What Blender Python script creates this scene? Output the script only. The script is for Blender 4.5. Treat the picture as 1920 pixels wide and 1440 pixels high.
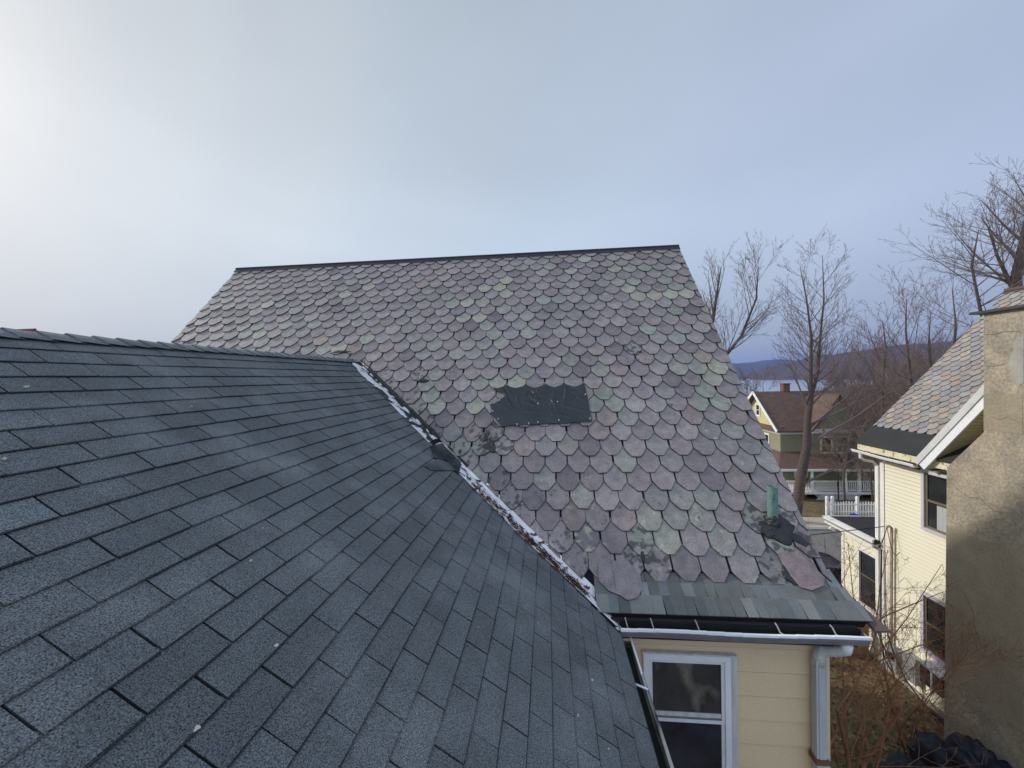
import bpy, math, random
from mathutils import Vector, noise
V = Vector
R = math.radians
rnd = random.Random(7)
for o in list(bpy.data.objects): bpy.data.objects.remove(o)
scn = bpy.context.scene
COL = scn.collection

# ------------------------------------------------------------------ camera
F_PX, YAW, PITCH, ROLL = 720.0, R(5.3), R(-1.0), R(1.3)
fw = V((-math.sin(YAW)*math.cos(PITCH), math.cos(YAW)*math.cos(PITCH), math.sin(PITCH)))
rt = fw.cross(V((0, 0, 1))).normalized(); up = rt.cross(fw)
rt2 = rt*math.cos(ROLL) - up*math.sin(ROLL); up2 = up*math.cos(ROLL) + rt*math.sin(ROLL)
cd = bpy.data.cameras.new('camera'); cam = bpy.data.objects.new('camera', cd); COL.objects.link(cam)
cd.sensor_width = 36; cd.lens = F_PX/1920*36; cd.clip_start = 0.05; cd.clip_end = 30000
from mathutils import Matrix
m = Matrix((rt2, up2, -fw)).transposed().to_4x4(); cam.matrix_world = m
scn.camera = cam

def ray(x, y): return fw + rt2*((x-960)/F_PX) - up2*((y-720)/F_PX)
def at_x(x, y, X): q = ray(x, y); return q*(X/q.x)
def at_y(x, y, Y): q = ray(x, y); return q*(Y/q.y)

# ------------------------------------------------------------------ sky, sun, exposure
SUN_AZ, SUN_EL = R(72), R(27)          # azimuth to the left of +Y
SUNV = V((-math.sin(SUN_AZ)*math.cos(SUN_EL), math.cos(SUN_AZ)*math.cos(SUN_EL), math.sin(SUN_EL)))
w = bpy.data.worlds.new("World"); scn.world = w; w.use_nodes = True
nt = w.node_tree; nt.nodes.clear(); L = nt.links
def N(t, **k):
    n = nt.nodes.new(t)
    for a, b in k.items(): setattr(n, a, b)
    return n
out = N('ShaderNodeOutputWorld'); bg = N('ShaderNodeBackground'); L.new(bg.outputs[0], out.inputs[0])
tc = N('ShaderNodeTexCoord')
sky = N('ShaderNodeTexSky', sky_type='NISHITA'); sky.sun_disc = False
sky.sun_elevation = SUN_EL; sky.sun_rotation = -SUN_AZ; sky.air_density = 1.2; sky.dust_density = 2.0
skys = N('ShaderNodeVectorMath', operation='SCALE'); skys.inputs[3].default_value = 0.09
L.new(sky.outputs[0], skys.inputs[0])
# cloud sheet: brighter and warmer round the veiled sun, bluer away from it
nrm = N('ShaderNodeVectorMath', operation='NORMALIZE'); L.new(tc.outputs['Generated'], nrm.inputs[0])
dot = N('ShaderNodeVectorMath', operation='DOT_PRODUCT'); dot.inputs[1].default_value = SUNV; L.new(nrm.outputs[0], dot.inputs[0])
ramp = N('ShaderNodeValToRGB'); cr = ramp.color_ramp; cr.interpolation = 'EASE'
mr = N('ShaderNodeMapRange'); mr.inputs[1].default_value = -1; mr.inputs[2].default_value = 1; L.new(dot.outputs['Value'], mr.inputs[0]); L.new(mr.outputs[0], ramp.inputs[0])
cr.elements[0].position = 0.0; cr.elements[0].color = (0.26, 0.34, 0.52, 1)
cr.elements[1].position = 1.0; cr.elements[1].color = (.78, .81, .82, 1)
for p, c in ((0.30, (0.48, 0.565, 0.755, 1)), (0.52, (0.53, 0.625, 0.79, 1)), (0.70, (0.565, 0.665, 0.79, 1)), (0.84, (0.585, 0.67, 0.755, 1)), (0.92, (0.65, 0.715, 0.765, 1)), (0.97, (0.70, 0.75, 0.785, 1))):
    e = cr.elements.new(p); e.color = c
mp = N('ShaderNodeMapping'); mp.inputs['Scale'].default_value = (1, 1, 2.4); mp.inputs['Location'].default_value = (3.1, 1.7, .4)
L.new(nrm.outputs[0], mp.inputs[0])
nz = N('ShaderNodeTexNoise'); nz.inputs['Scale'].default_value = 1.3; nz.inputs['Detail'].default_value = 5; nz.inputs['Roughness'].default_value = .45; nz.inputs['Distortion'].default_value = .3
L.new(mp.outputs[0], nz.inputs['Vector'])
mr2 = N('ShaderNodeMapRange'); mr2.inputs[1].default_value = .3; mr2.inputs[2].default_value = .7; mr2.inputs[3].default_value = .91; mr2.inputs[4].default_value = 1.08
L.new(nz.outputs['Fac'], mr2.inputs[0])
# overhead the sheet is thicker and a little darker
sep = N('ShaderNodeSeparateXYZ'); L.new(nrm.outputs[0], sep.inputs[0])
mz = N('ShaderNodeMapRange'); mz.inputs[1].default_value = .32; mz.inputs[2].default_value = .8; mz.inputs[3].default_value = 1.0; mz.inputs[4].default_value = .74
L.new(sep.outputs['Z'], mz.inputs[0])
lo = N('ShaderNodeMapRange'); lo.inputs[1].default_value = .0; lo.inputs[2].default_value = .30; lo.inputs[3].default_value = .68; lo.inputs[4].default_value = 1.0
L.new(sep.outputs['Z'], lo.inputs[0])
mm = N('ShaderNodeMath', operation='MULTIPLY'); L.new(mr2.outputs[0], mm.inputs[0]); L.new(mz.outputs[0], mm.inputs[1])
mm2 = N('ShaderNodeMath', operation='MULTIPLY'); L.new(mm.outputs[0], mm2.inputs[0]); L.new(lo.outputs[0], mm2.inputs[1])
# added boost of the unseen sky behind the camera, lighting roofs and wall
by = N('ShaderNodeMapRange', interpolation_type='SMOOTHSTEP'); by.inputs[1].default_value = .25; by.inputs[2].default_value = -.6; by.inputs[3].default_value = 1.0; by.inputs[4].default_value = 2.1; L.new(sep.outputs['Y'], by.inputs[0])
mm3 = N('ShaderNodeMath', operation='MULTIPLY'); L.new(mm2.outputs[0], mm3.inputs[0]); L.new(by.outputs[0], mm3.inputs[1])
cl = N('ShaderNodeVectorMath', operation='SCALE'); L.new(ramp.outputs[0], cl.inputs[0]); L.new(mm3.outputs[0], cl.inputs[3])
mx = N('ShaderNodeMix', data_type='RGBA'); mx.inputs['Factor'].default_value = .88
L.new(skys.outputs[0], mx.inputs[6]); L.new(cl.outputs[0], mx.inputs[7])
L.new(mx.outputs[2], bg.inputs[0]); bg.inputs[1].default_value = 1.0
sd = bpy.data.lights.new('sun', 'SUN'); sd.energy = 2.8; sd.angle = R(3); sd.color = (1.0, .945, .85)
so = bpy.data.objects.new('sun', sd); COL.objects.link(so); so.rotation_euler = SUNV.to_track_quat('Z', 'Y').to_euler(); so.location = (-30, 10, 40)
scn.view_settings.view_transform = 'Standard'; scn.view_settings.look = 'None'; scn.view_settings.exposure = 0.08; scn.view_settings.gamma = 1

# ------------------------------------------------------------------ materials
MATS = {}
def M(name, col, rough=.85, var=.15, scale=3.0, bump=.0, bscale=40.0, metal=0.0, attr=False, spec=.3, speck=0.0, sscale=400.0, stretch=(1, 1, 1), lichen=False, detail=6, tint=None):
    if name in MATS: return MATS[name]
    mt = bpy.data.materials.new(name); mt.use_nodes = True; t = mt.node_tree; t.nodes.clear(); l = t.links
    def n(k, **kw):
        q = t.nodes.new(k)
        for a, b in kw.items(): setattr(q, a, b)
        return q
    o = n('ShaderNodeOutputMaterial'); p = n('ShaderNodeBsdfPrincipled'); l.new(p.outputs[0], o.inputs[0])
    p.inputs['Roughness'].default_value = rough; p.inputs['Metallic'].default_value = metal; p.inputs['Specular IOR Level'].default_value = spec
    c = n('ShaderNodeTexCoord'); mpn = n('ShaderNodeMapping'); mpn.inputs['Scale'].default_value = stretch; l.new(c.outputs['Object'], mpn.inputs[0])
    a = n('ShaderNodeTexNoise'); a.inputs['Scale'].default_value = scale; a.inputs['Detail'].default_value = detail; a.inputs['Roughness'].default_value = .6; l.new(mpn.outputs[0], a.inputs['Vector'])
    r = n('ShaderNodeMapRange'); r.inputs[1].default_value = .25; r.inputs[2].default_value = .75; r.inputs[3].default_value = 1-var; r.inputs[4].default_value = 1+var; l.new(a.outputs['Fac'], r.inputs[0])
    if attr:
        at = n('ShaderNodeAttribute', attribute_name='tone'); src = at.outputs['Color']
    else:
        rgb = n('ShaderNodeRGB'); rgb.outputs[0].default_value = (*col, 1); src = rgb.outputs[0]
    if tint:
        a2 = n('ShaderNodeTexNoise'); a2.inputs['Scale'].default_value = tint[1]; a2.inputs['Detail'].default_value = 5; l.new(mpn.outputs[0], a2.inputs['Vector'])
        rr = n('ShaderNodeMapRange'); rr.inputs[1].default_value = tint[2]; rr.inputs[2].default_value = tint[3]; l.new(a2.outputs['Fac'], rr.inputs[0])
        mxx = n('ShaderNodeMix', data_type='RGBA'); l.new(rr.outputs[0], mxx.inputs['Factor']); l.new(src, mxx.inputs[6]); mxx.inputs[7].default_value = (*tint[0], 1); src = mxx.outputs[2]
    s = n('ShaderNodeVectorMath', operation='SCALE'); l.new(src, s.inputs[0]); l.new(r.outputs[0], s.inputs[3]); src = s.outputs[0]
    if speck:
        b = n('ShaderNodeTexNoise'); b.inputs['Scale'].default_value = sscale; b.inputs['Detail'].default_value = 2; l.new(c.outputs['Object'], b.inputs['Vector'])
        r2 = n('ShaderNodeMapRange'); r2.inputs[1].default_value = .3; r2.inputs[2].default_value = .7; r2.inputs[3].default_value = 1-speck; r2.inputs[4].default_value = 1+speck; l.new(b.outputs['Fac'], r2.inputs[0])
        s2 = n('ShaderNodeVectorMath', operation='SCALE'); l.new(src, s2.inputs[0]); l.new(r2.outputs[0], s2.inputs[3]); src = s2.outputs[0]
    if lichen:
        wr = n('ShaderNodeAttribute', attribute_name='wear'); sp = n('ShaderNodeSeparateColor'); l.new(wr.outputs['Color'], sp.inputs[0])
        ln = n('ShaderNodeTexNoise'); ln.inputs['Scale'].default_value = 9; ln.inputs['Detail'].default_value = 7; ln.inputs['Roughness'].default_value = .68; l.new(c.outputs['Object'], ln.inputs['Vector'])
        ad = n('ShaderNodeMath', operation='ADD'); l.new(ln.outputs['Fac'], ad.inputs[0]); l.new(sp.outputs[0], ad.inputs[1])
        lr = n('ShaderNodeMapRange'); lr.inputs[1].default_value = .66; lr.inputs[2].default_value = .74; lr.inputs[4].default_value = .75; l.new(ad.outputs[0], lr.inputs[0])
        lm = n('ShaderNodeMix', data_type='RGBA'); l.new(lr.outputs[0], lm.inputs['Factor']); l.new(src, lm.inputs[6]); lm.inputs[7].default_value = (.42, .42, .31, 1); src = lm.outputs[2]
        # dark stains
        dn = n('ShaderNodeTexNoise'); dn.inputs['Scale'].default_value = 14; dn.inputs['Detail'].default_value = 6; l.new(c.outputs['Object'], dn.inputs['Vector'])
        d2 = n('ShaderNodeMath', operation='ADD'); l.new(dn.outputs['Fac'], d2.inputs[0]); l.new(sp.outputs[1], d2.inputs[1])
        dr = n('ShaderNodeMapRange'); dr.inputs[1].default_value = .70; dr.inputs[2].default_value = .80; dr.inputs[4].default_value = .8; l.new(d2.outputs[0], dr.inputs[0])
        dm = n('ShaderNodeMix', data_type='RGBA'); l.new(dr.outputs[0], dm.inputs['Factor']); l.new(src, dm.inputs[6]); dm.inputs[7].default_value = (.045, .045, .045, 1); src = dm.outputs[2]
    l.new(src, p.inputs['Base Color'])
    if bump:
        bn = n('ShaderNodeTexNoise'); bn.inputs['Scale'].default_value = bscale; bn.inputs['Detail'].default_value = 4; l.new(mpn.outputs[0], bn.inputs['Vector'])
        bb = n('ShaderNodeBump'); bb.inputs['Strength'].default_value = bump; bb.inputs['Distance'].default_value = .01; l.new(bn.outputs['Fac'], bb.inputs['Height']); l.new(bb.outputs[0], p.inputs['Normal'])
    MATS[name] = mt; return mt

M_SLATE = M('slate', (0,)*3, .66, .26, 11, .6, 45, attr=True, lichen=True, spec=.35, speck=.16, sscale=90)
M_SHING = M('asphalt_shingle', (0,)*3, .92, .16, 2.6, .25, 350, attr=True, spec=.2, speck=.80, sscale=210, tint=((.20, .212, .218), 2.3, .49, .82))
M_LAMI = M('laminate_shingle', (0,)*3, .9, .15, 5, .4, 300, attr=True, spec=.2, speck=.4, sscale=260)
M_UNDER = M('felt_and_gap_shadow', (.012, .012, .016), .95)
M_SIDE = M('tan_siding', (.62, .49, .315), .6, .05, 1.2, .05, 30, spec=.3, speck=.04, sscale=60)
M_CREAM = M('cream_siding', (.77, .73, .58), .6, .05, 1.0, spec=.3)
M_WHITE = M('white_paint', (.74, .75, .78), .5, .08, 4)
M_WHITEG = M('white_gutter_paint', (.78, .80, .84), .35, .06, 4)
M_DIRTY = M('weathered_white_metal', (.60, .61, .62), .5, .25, 5, stretch=(1, 1, .25), tint=((.20, .20, .18), 7, .52, .8))
M_GUTIN = M('gutter_inside_dirt', (.012, .015, .014), .8, .5, 9)
M_GUTG = M('aged_grey_gutter', (.36, .35, .32), .6, .3, 6, stretch=(3, .6, 3), tint=((.03, .03, .03), 4, .42, .62))
M_FLASH = M('painted_flashing', (.78, .78, .80), .55, .12, 6, bump=.5, bscale=30, tint=((.05, .045, .045), 8, .53, .56))
M_LEAF = M('rotten_leaves', (.075, .030, .020), .9, .6, 20, bump=1, bscale=60)
M_TAR = M('roofing_tar', (.014, .015, .018), .42, .4, 12, bump=1.0, bscale=45, spec=.5)
M_TARP = M('black_plastic_sheet', (.018, .022, .027), .30, .2, 8, spec=.5)
M_COPPER = M('patinated_pipe', (.13, .225, .195), .6, .22, 14, bump=.3, tint=((.06, .10, .11), 16, .58, .7))
M_RIDGE = M('ridge_metal', (.040, .038, .042), .7, .3, 6)
M_GLASS = M('window_glass', (.018, .021, .026), .06, .5, 2.5, spec=.6)
M_CURT = M('curtain', (.40, .42, .42), .8, .2, 18, stretch=(6, 6, .4))
M_BROWNF = M('bronze_sash', (.16, .13, .09), .5, .1)
M_STUCCO = M('tan_stucco', (.335, .285, .215), .9, .18, 2.3, bump=1.0, bscale=18, tint=((.26, .23, .185), 1.9, .42, .62), speck=.24, sscale=24)
M_BRICKP = M('red_brick', (.17, .075, .06), .85, .25, 14)
M_CONC = M('foundation_concrete', (.30, .29, .27), .9, .15, 4)
M_MEMB = M('black_membrane', (.028, .028, .030), .7, .15, 3, speck=.15)
M_BARK = M('bark', (.085, .062, .055), .9, .3, 8, bump=.8, bscale=30)
M_TWIG = M('twigs', (.15, .115, .11), .9, .2, 3)
M_REDTW = M('shrub_stems', (.22, .105, .055), .8, .35, 5)
M_GREENP = M('green_clapboard', (.25, .245, .155), .8, .1, 3)
M_YELP = M('yellow_clapboard', (.55, .51, .26), .8, .08, 3)
M_BROOF = M('brown_shingles', (.125, .08, .066), .9, .22, 2.5, speck=.25, sscale=12)
M_TRIM = M('white_trim', (.75, .74, .70), .6, .1, 3)
M_PORCH = M('porch_dark', (.05, .045, .04), .9, .3, 3)
M_PLY = M('plywood', (.42, .25, .10), .8, .2, 3, stretch=(1, 1, .2))
M_METG = M('grey_metal', (.33, .35, .37), .45, .15, 6, metal=.3)
M_CAR = M('dark_car_paint', (.010, .014, .035), .15, .1, 3, spec=.6)
M_RUB = M('rubber', (.015, .015, .015), .8)
M_BLUE = M('blue_plastic', (.015, .03, .28), .5, .3, 8)
M_TEAL = M('dark_teal_tarpaulin', (.010, .022, .026), .55, .5, 3, bump=.5, bscale=10)
M_RED = M('red_plastic', (.45, .05, .02), .5)
M_TERRA = M('red_roof_paint', (.20, .06, .055), .8, .2, 5)

# ------------------------------------------------------------------ mesh building
class MB:
    def __init__(s): s.v = []; s.f = []; s.c = []; s.w = []; s.mi = []
    def face(s, pts, c=(1, 1, 1), w=(0, 0, 0), mi=0):
        b = len(s.v); s.v += [tuple(p) for p in pts]; s.f.append(tuple(range(b, b+len(pts)))); s.c.append(c); s.w.append(w); s.mi.append(mi)
    def raw(s, vs, fs, c=(1, 1, 1), w=(0, 0, 0), mi=0):
        b = len(s.v); s.v += [tuple(p) for p in vs]
        for f in fs: s.f.append(tuple(i+b for i in f)); s.c.append(c); s.w.append(w); s.mi.append(mi)
    def box(s, x0, x1, y0, y1, z0, z1, c=(1, 1, 1)):
        vs = [(x, y, z) for x in (x0, x1) for y in (y0, y1) for z in (z0, z1)]
        s.raw(vs, [(0, 1, 3, 2), (4, 6, 7, 5), (0, 4, 5, 1), (2, 3, 7, 6), (0, 2, 6, 4), (1, 5, 7, 3)], c)
    def obox(s, O, A, B, Nn, a, b, n, c=(1, 1, 1)):
        vs = [O+A*x+B*y+Nn*z for x in a for y in b for z in n]
        s.raw(vs, [(0, 1, 3, 2), (4, 6, 7, 5), (0, 4, 5, 1), (2, 3, 7, 6), (0, 2, 6, 4), (1, 5, 7, 3)], c)
    def beam(s, p, q, wd, ht, upv=V((0, 0, 1))):
        p, q = V(p), V(q); d = (q-p); n_ = d.normalized(); sd_ = n_.cross(upv)
        if sd_.length < 1e-4: sd_ = n_.cross(V((1, 0, 0)))
        sd_.normalize(); u = sd_.cross(n_)
        s.obox(p, d, sd_, u, (0, 1), (-wd/2, wd/2), (-ht/2, ht/2))
    def tube(s, pts, rad, k=6, caps=True, c=(1, 1, 1)):
        pts = [V(p) for p in pts]; vs = []; fs = []; ref = None
        for i, p in enumerate(pts):
            d = (pts[min(i+1, len(pts)-1)]-pts[max(i-1, 0)]).normalized()
            if ref is None:
                ref = d.cross(V((0, 0, 1)));
                if ref.length < .05: ref = d.cross(V((1, 0, 0)))
            ref = (ref-d*ref.dot(d)).normalized(); b = d.cross(ref)
            r = rad[i] if isinstance(rad, (list, tuple)) else rad
            for j in range(k):
                a = 2*math.pi*j/k; vs.append(p+(ref*math.cos(a)+b*math.sin(a))*r)
        for i in range(len(pts)-1):
            for j in range(k):
                fs.append((i*k+j, i*k+(j+1) % k, (i+1)*k+(j+1) % k, (i+1)*k+j))
        if caps: fs.append(tuple(range(k-1, -1, -1))); fs.append(tuple(range((len(pts)-1)*k, len(pts)*k)))
        s.raw(vs, fs, c)
    def plate(s, poly, fr, h, th, c=(1, 1, 1), w=(0, 0, 0), edge=1.0):
        O, A, B, Nn = fr; n_ = len(poly)
        if n_ < 3: return
        top = [O+A*a+B*b+Nn*h(a, b) for a, b in poly]; bot = [O+A*a+B*b+Nn*(h(a, b)-th) for a, b in poly]
        ce = (c[0]*edge, c[1]*edge, c[2]*edge); b_ = len(s.v); s.raw(top+bot, [tuple(range(n_))], c, w)
        for i in range(n_): s.f.append((b_+i, b_+n_+i, b_+n_+(i+1) % n_, b_+(i+1) % n_)); s.c.append(ce); s.w.append(w); s.mi.append(0)
ORG = {}
def link(name, mb, mat, parent=None, smooth=False, loc=None, mats=None, label=None):
    org = ORG[parent] if parent is not None else (V(loc) if loc is not None else V((0, 0, 0)))
    me = bpy.data.meshes.new(name); me.from_pydata([tuple(V(v)-org) for v in mb.v], [], mb.f)
    for mt in (mats or [mat]): me.materials.append(mt)
    if any(c != (1, 1, 1) for c in mb.c):
        for an, arr in (('tone', mb.c), ('wear', mb.w)):
            ca = me.color_attributes.new(name=an, type='FLOAT_COLOR', domain='CORNER'); buf = []
            for p, c in zip(mb.f, arr): buf += [c[0], c[1], c[2], 1.0]*len(p)
            ca.data.foreach_set('color', buf)
    if mats: me.polygons.foreach_set('material_index', mb.mi)
    if smooth: me.polygons.foreach_set('use_smooth', [True]*len(me.polygons))
    me.update()
    o = bpy.data.objects.new(name, me); COL.objects.link(o); ORG[o] = org
    if parent is not None: o.parent = parent
    elif loc is not None: o.location = loc
    if label: o['label'] = label
    return o
def tag(o, label, cat, group=None):
    o['label'] = label; o['category'] = cat
    if group: o['group'] = group
    return o
def empty(name, loc, label, cat, group=None):
    o = bpy.data.objects.new(name, None); COL.objects.link(o); o.location = loc; ORG[o] = V(loc); o.empty_display_size = .3
    return tag(o, label, cat, group)
def struct(o): o['kind'] = 'structure'; return o
def clip(poly, a, b, c):       # keep a*x+b*y<=c
    out_ = []; n_ = len(poly)
    for i in range(n_):
        p, q = poly[i], poly[(i+1) % n_]; dp = a*p[0]+b*p[1]-c; dq = a*q[0]+b*q[1]-c
        if dp <= 0: out_.append(p)
        if (dp < 0 < dq) or (dq < 0 < dp):
            t = dp/(dp-dq); out_.append((p[0]+(q[0]-p[0])*t, p[1]+(q[1]-p[1])*t))
    return out_
def clip_poly(poly, cl):        # convex clip polygon, counter-clockwise
    for i in range(len(cl)):
        p, q = cl[i], cl[(i+1) % len(cl)]; nx, ny = q[1]-p[1], p[0]-q[0]
        poly = clip(poly, nx, ny, nx*p[0]+ny*p[1])
        if len(poly) < 3: return []
    return poly
def siding(mb, O, A, B, Nn, shape, expo, lip=.014, gap=None):
    gap = gap or min(.0115, expo*.10)
    ys = [p[1] for p in shape]; xs = [p[0] for p in shape]; t = min(ys)
    while t < max(ys):
        e = clip_poly([(min(xs), t), (max(xs), t), (max(xs), t+expo-gap), (min(xs), t+expo-gap)], shape)
        if len(e) >= 3: mb.plate(e, (O, A, B, Nn), lambda a, b, t=t: lip*(1-(b-t)/expo)+.003, lip+.02)
        t += expo
def window(parent, O, A, B, Nn, wd, ht, fr=.06, proud=.035, mats=(None, None, None), split=.5, sash=.035, curtain=False, name='window', depth=0.0, muntin=False):
    mf, ms, mg = mats; f = MB()
    for a, b in (((0, fr), (0, ht)), ((wd-fr, wd), (0, ht)), ((fr, wd-fr), (ht-fr, ht)), ((fr, wd-fr), (0, fr))): f.obox(O, A, B, Nn, a, b, (-depth-.01, proud))
    wo = link(name, f, mf, parent)
    s = MB(); y0, y1 = fr, ht-fr; x0, x1 = fr, wd-fr; ym = y0+(y1-y0)*(1-split)
    for (b0, b1, nn) in ((y0, ym+sash*.6, -depth+.003), (ym-sash*.4, y1, -depth+.010)):
        s.obox(O, A, B, Nn, (x0, x0+sash), (b0, b1), (nn, nn+.014)); s.obox(O, A, B, Nn, (x1-sash, x1), (b0, b1), (nn, nn+.014))
        s.obox(O, A, B, Nn, (x0+sash, x1-sash), (b0, b0+sash), (nn, nn+.014)); s.obox(O, A, B, Nn, (x0+sash, x1-sash), (b1-sash, b1), (nn, nn+.014))
    if muntin: s.obox(O, A, B, Nn, ((x0+x1)/2-.012, (x0+x1)/2+.012), (y0, y1), (-depth+.003, -depth+.012))
    link('sash', s, ms, wo)
    g = MB()
    g.face([O+A*a+B*b+Nn*(-depth+.001+.002) for a, b in ((x0, y0), (x1, y0), (x1, y1), (x0, y1))])
    link('pane', g, mg, wo)
    if curtain:
        c_ = MB(); npt = 24
        for i in range(npt):
            a0 = x0+(x1-x0)*(.32+.68*i/npt); a1 = x0+(x1-x0)*(.32+.68*(i+1)/npt)
            n0 = .004+.004*math.sin(i*1.7)+.004; n1 = .004+.004*math.sin((i+1)*1.7)+.004
            c_.face([O+A*a0+B*(y0+sash)+Nn*(-depth+n0), O+A*a1+B*(y0+sash)+Nn*(-depth+n1), O+A*a1+B*(ym-sash)+Nn*(-depth+n1), O+A*a0+B*(ym-sash)+Nn*(-depth+n0)])
        link('curtain', c_, M_CURT, wo)
    return wo
def blob_poly(cx, cy, rx, ry, n_=26, amp=.3, seed=0, rot=0):
    r_ = []
    for i in range(n_):
        a = 2*math.pi*i/n_; k = 1+amp*(noise.noise(V((math.cos(a)*1.1+seed*7.3, math.sin(a)*1.1, seed*3.1)))*1.3)+amp*.55*noise.noise(V((math.cos(a)*3, math.sin(a)*3+seed, 9)))+.12*noise.noise(V((a*5, seed, 3)))
        x, y = rx*k*math.cos(a), ry*k*math.sin(a); r_.append((cx+x*math.cos(rot)-y*math.sin(rot), cy+x*math.sin(rot)+y*math.cos(rot)))
    return r_
def lump(mb, poly, fr, h0, hc, seed=0, c=(1, 1, 1)):   # low irregular mound over an outline
    O, A, B, Nn = fr; cx = sum(p[0] for p in poly)/len(poly); cy = sum(p[1] for p in poly)/len(poly); n_ = len(poly); vs = []; fs = []
    for k, t in enumerate((1.0, .93, .7, .4)):
        for i, (a, b) in enumerate(poly):
            x, y = cx+(a-cx)*t, cy+(b-cy)*t; h = h0-.012 if k == 0 else h0+hc*(1-t*t)*(1+.8*noise.noise(V((x*16, y*16, seed))))+.004
            vs.append(O+A*x+B*y+Nn*h)
    vs.append(O+A*cx+B*cy+Nn*(h0+hc))
    for k in range(3):
        for i in range(n_): fs.append((k*n_+i, k*n_+(i+1) % n_, (k+1)*n_+(i+1) % n_, (k+1)*n_+i))
    for i in range(n_): fs.append((3*n_+i, 3*n_+(i+1) % n_, 4*n_))
    mb.raw(vs, fs, c)

# ------------------------------------------------------------------ house with the slate roof (under and in front of the camera)
AP = R(48); SA, CA = math.sin(AP), math.cos(AP)
RIDGE_Y, RIDGE_Z = 8.0, 2.507; XL, XR = -6.82, 2.66
frA = (V((0, RIDGE_Y, RIDGE_Z)), V((1, 0, 0)), V((0, -CA, -SA)), V((0, -SA, CA)))
TP = .709; BP = math.atan(TP); SB, CB = math.sin(BP), math.cos(BP)
BRX, BRZ = -3.144, .344
frB = (V((BRX, 0, BRZ)), V((0, 1, 0)), V((CB, 0, -SB)), V((SB, 0, CB)))   # a = Y, b = distance down slope
GZ = -8.3
def uvA(px, py):
    q = ray(px, py); P = q*((frA[0].dot(frA[3]))/(q.dot(frA[3]))); return P.x, (RIDGE_Z-P.z)/SA
def uvB(px, py):
    q = ray(px, py); P = q*((frB[0].dot(frB[3]))/(q.dot(frB[3]))); return P.y, (P.x-BRX)/CB
def xval(v): return BRX+(BRZ-(RIDGE_Z-v*SA))/TP        # valley line on roof A
house = empty('house', (0, 4, GZ), 'tan sided house in the foreground with purple slate gable roof and grey shingle wing', 'house')

SLATE_COLS = [((.246, .211, .208), 30), ((.214, .185, .186), 18), ((.272, .240, .232), 14), ((.232, .213, .208), 12), ((.250, .236, .216), 9), ((.250, .204, .194), 4), ((.236, .238, .206), 5), ((.170, .150, .156), 6)]
def pick(cols, r): 
    t = r.random()*sum(wt for _, wt in cols)
    for c, wt in cols:
        t -= wt
        if t <= 0: return c
    return cols[0][0]
GRN, CRM, PNK, ORG_, RDD = (.305, .320, .262), (.375, .37, .285), (.32, .255, .245), (.38, .29, .22), (.29, .205, .205)
SPECIAL = [((905, 545), CRM), ((940, 538), CRM), ((950, 527), CRM), ((885, 575), CRM), ((912, 570), GRN), ((962, 555), CRM), ((860, 575), GRN), ((872, 600), CRM), ((890, 600), CRM),
 ((930, 590), GRN), ((975, 598), GRN), ((905, 612), GRN), ((998, 628), GRN), ((935, 630), GRN), ((1022, 568), GRN), ((1178, 550), CRM), ((1196, 552), CRM), ((1214, 562), ORG_), ((1245, 562), CRM), ((1275, 560), CRM), ((1306, 560), CRM),
 ((1166, 512), CRM), ((1110, 492), CRM), ((1213, 618), GRN), ((1270, 632), GRN), ((1130, 604), PNK), ((1160, 602), PNK), ((1118, 640), PNK), ((1165, 694), RDD), ((1275, 688), GRN), ((1340, 730), GRN), ((1310, 760), GRN), ((1352, 758), GRN),
 ((1344, 706), CRM), ((1345, 690), CRM), ((1240, 550), CRM), ((1303, 782), RDD), ((1328, 672), ORG_), ((1326, 585), ORG_), ((945, 715), CRM), ((905, 724), GRN), ((975, 728), CRM), ((1035, 640), PNK), ((1000, 668), PNK), ((640, 655), CRM), ((590, 646), ORG_), ((620, 650), CRM),
 ((655, 560), CRM), ((505, 572), CRM), ((530, 610), CRM), ((485, 628), CRM), ((680, 645), CRM), ((830, 768), GRN), ((905, 770), CRM), ((1250, 1008), CRM), ((1175, 868), GRN), ((700, 540), CRM), ((660, 530), GRN), ((1180, 505), GRN), ((1255, 525), GRN), ((1065, 515), CRM), ((1278, 832), PNK), ((1218, 985), CRM)]
SPECIAL = [(uvA(*p), c) for p, c in SPECIAL]
STAINS = [(2.38, 5.68, .30), uvA(915, 832)+(.26,), uvA(1475, 1085)+(.22,), uvA(1205, 1046)+(.20,), uvA(795, 712)+(.15,), uvA(1200, 655)+(.16,)]
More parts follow.
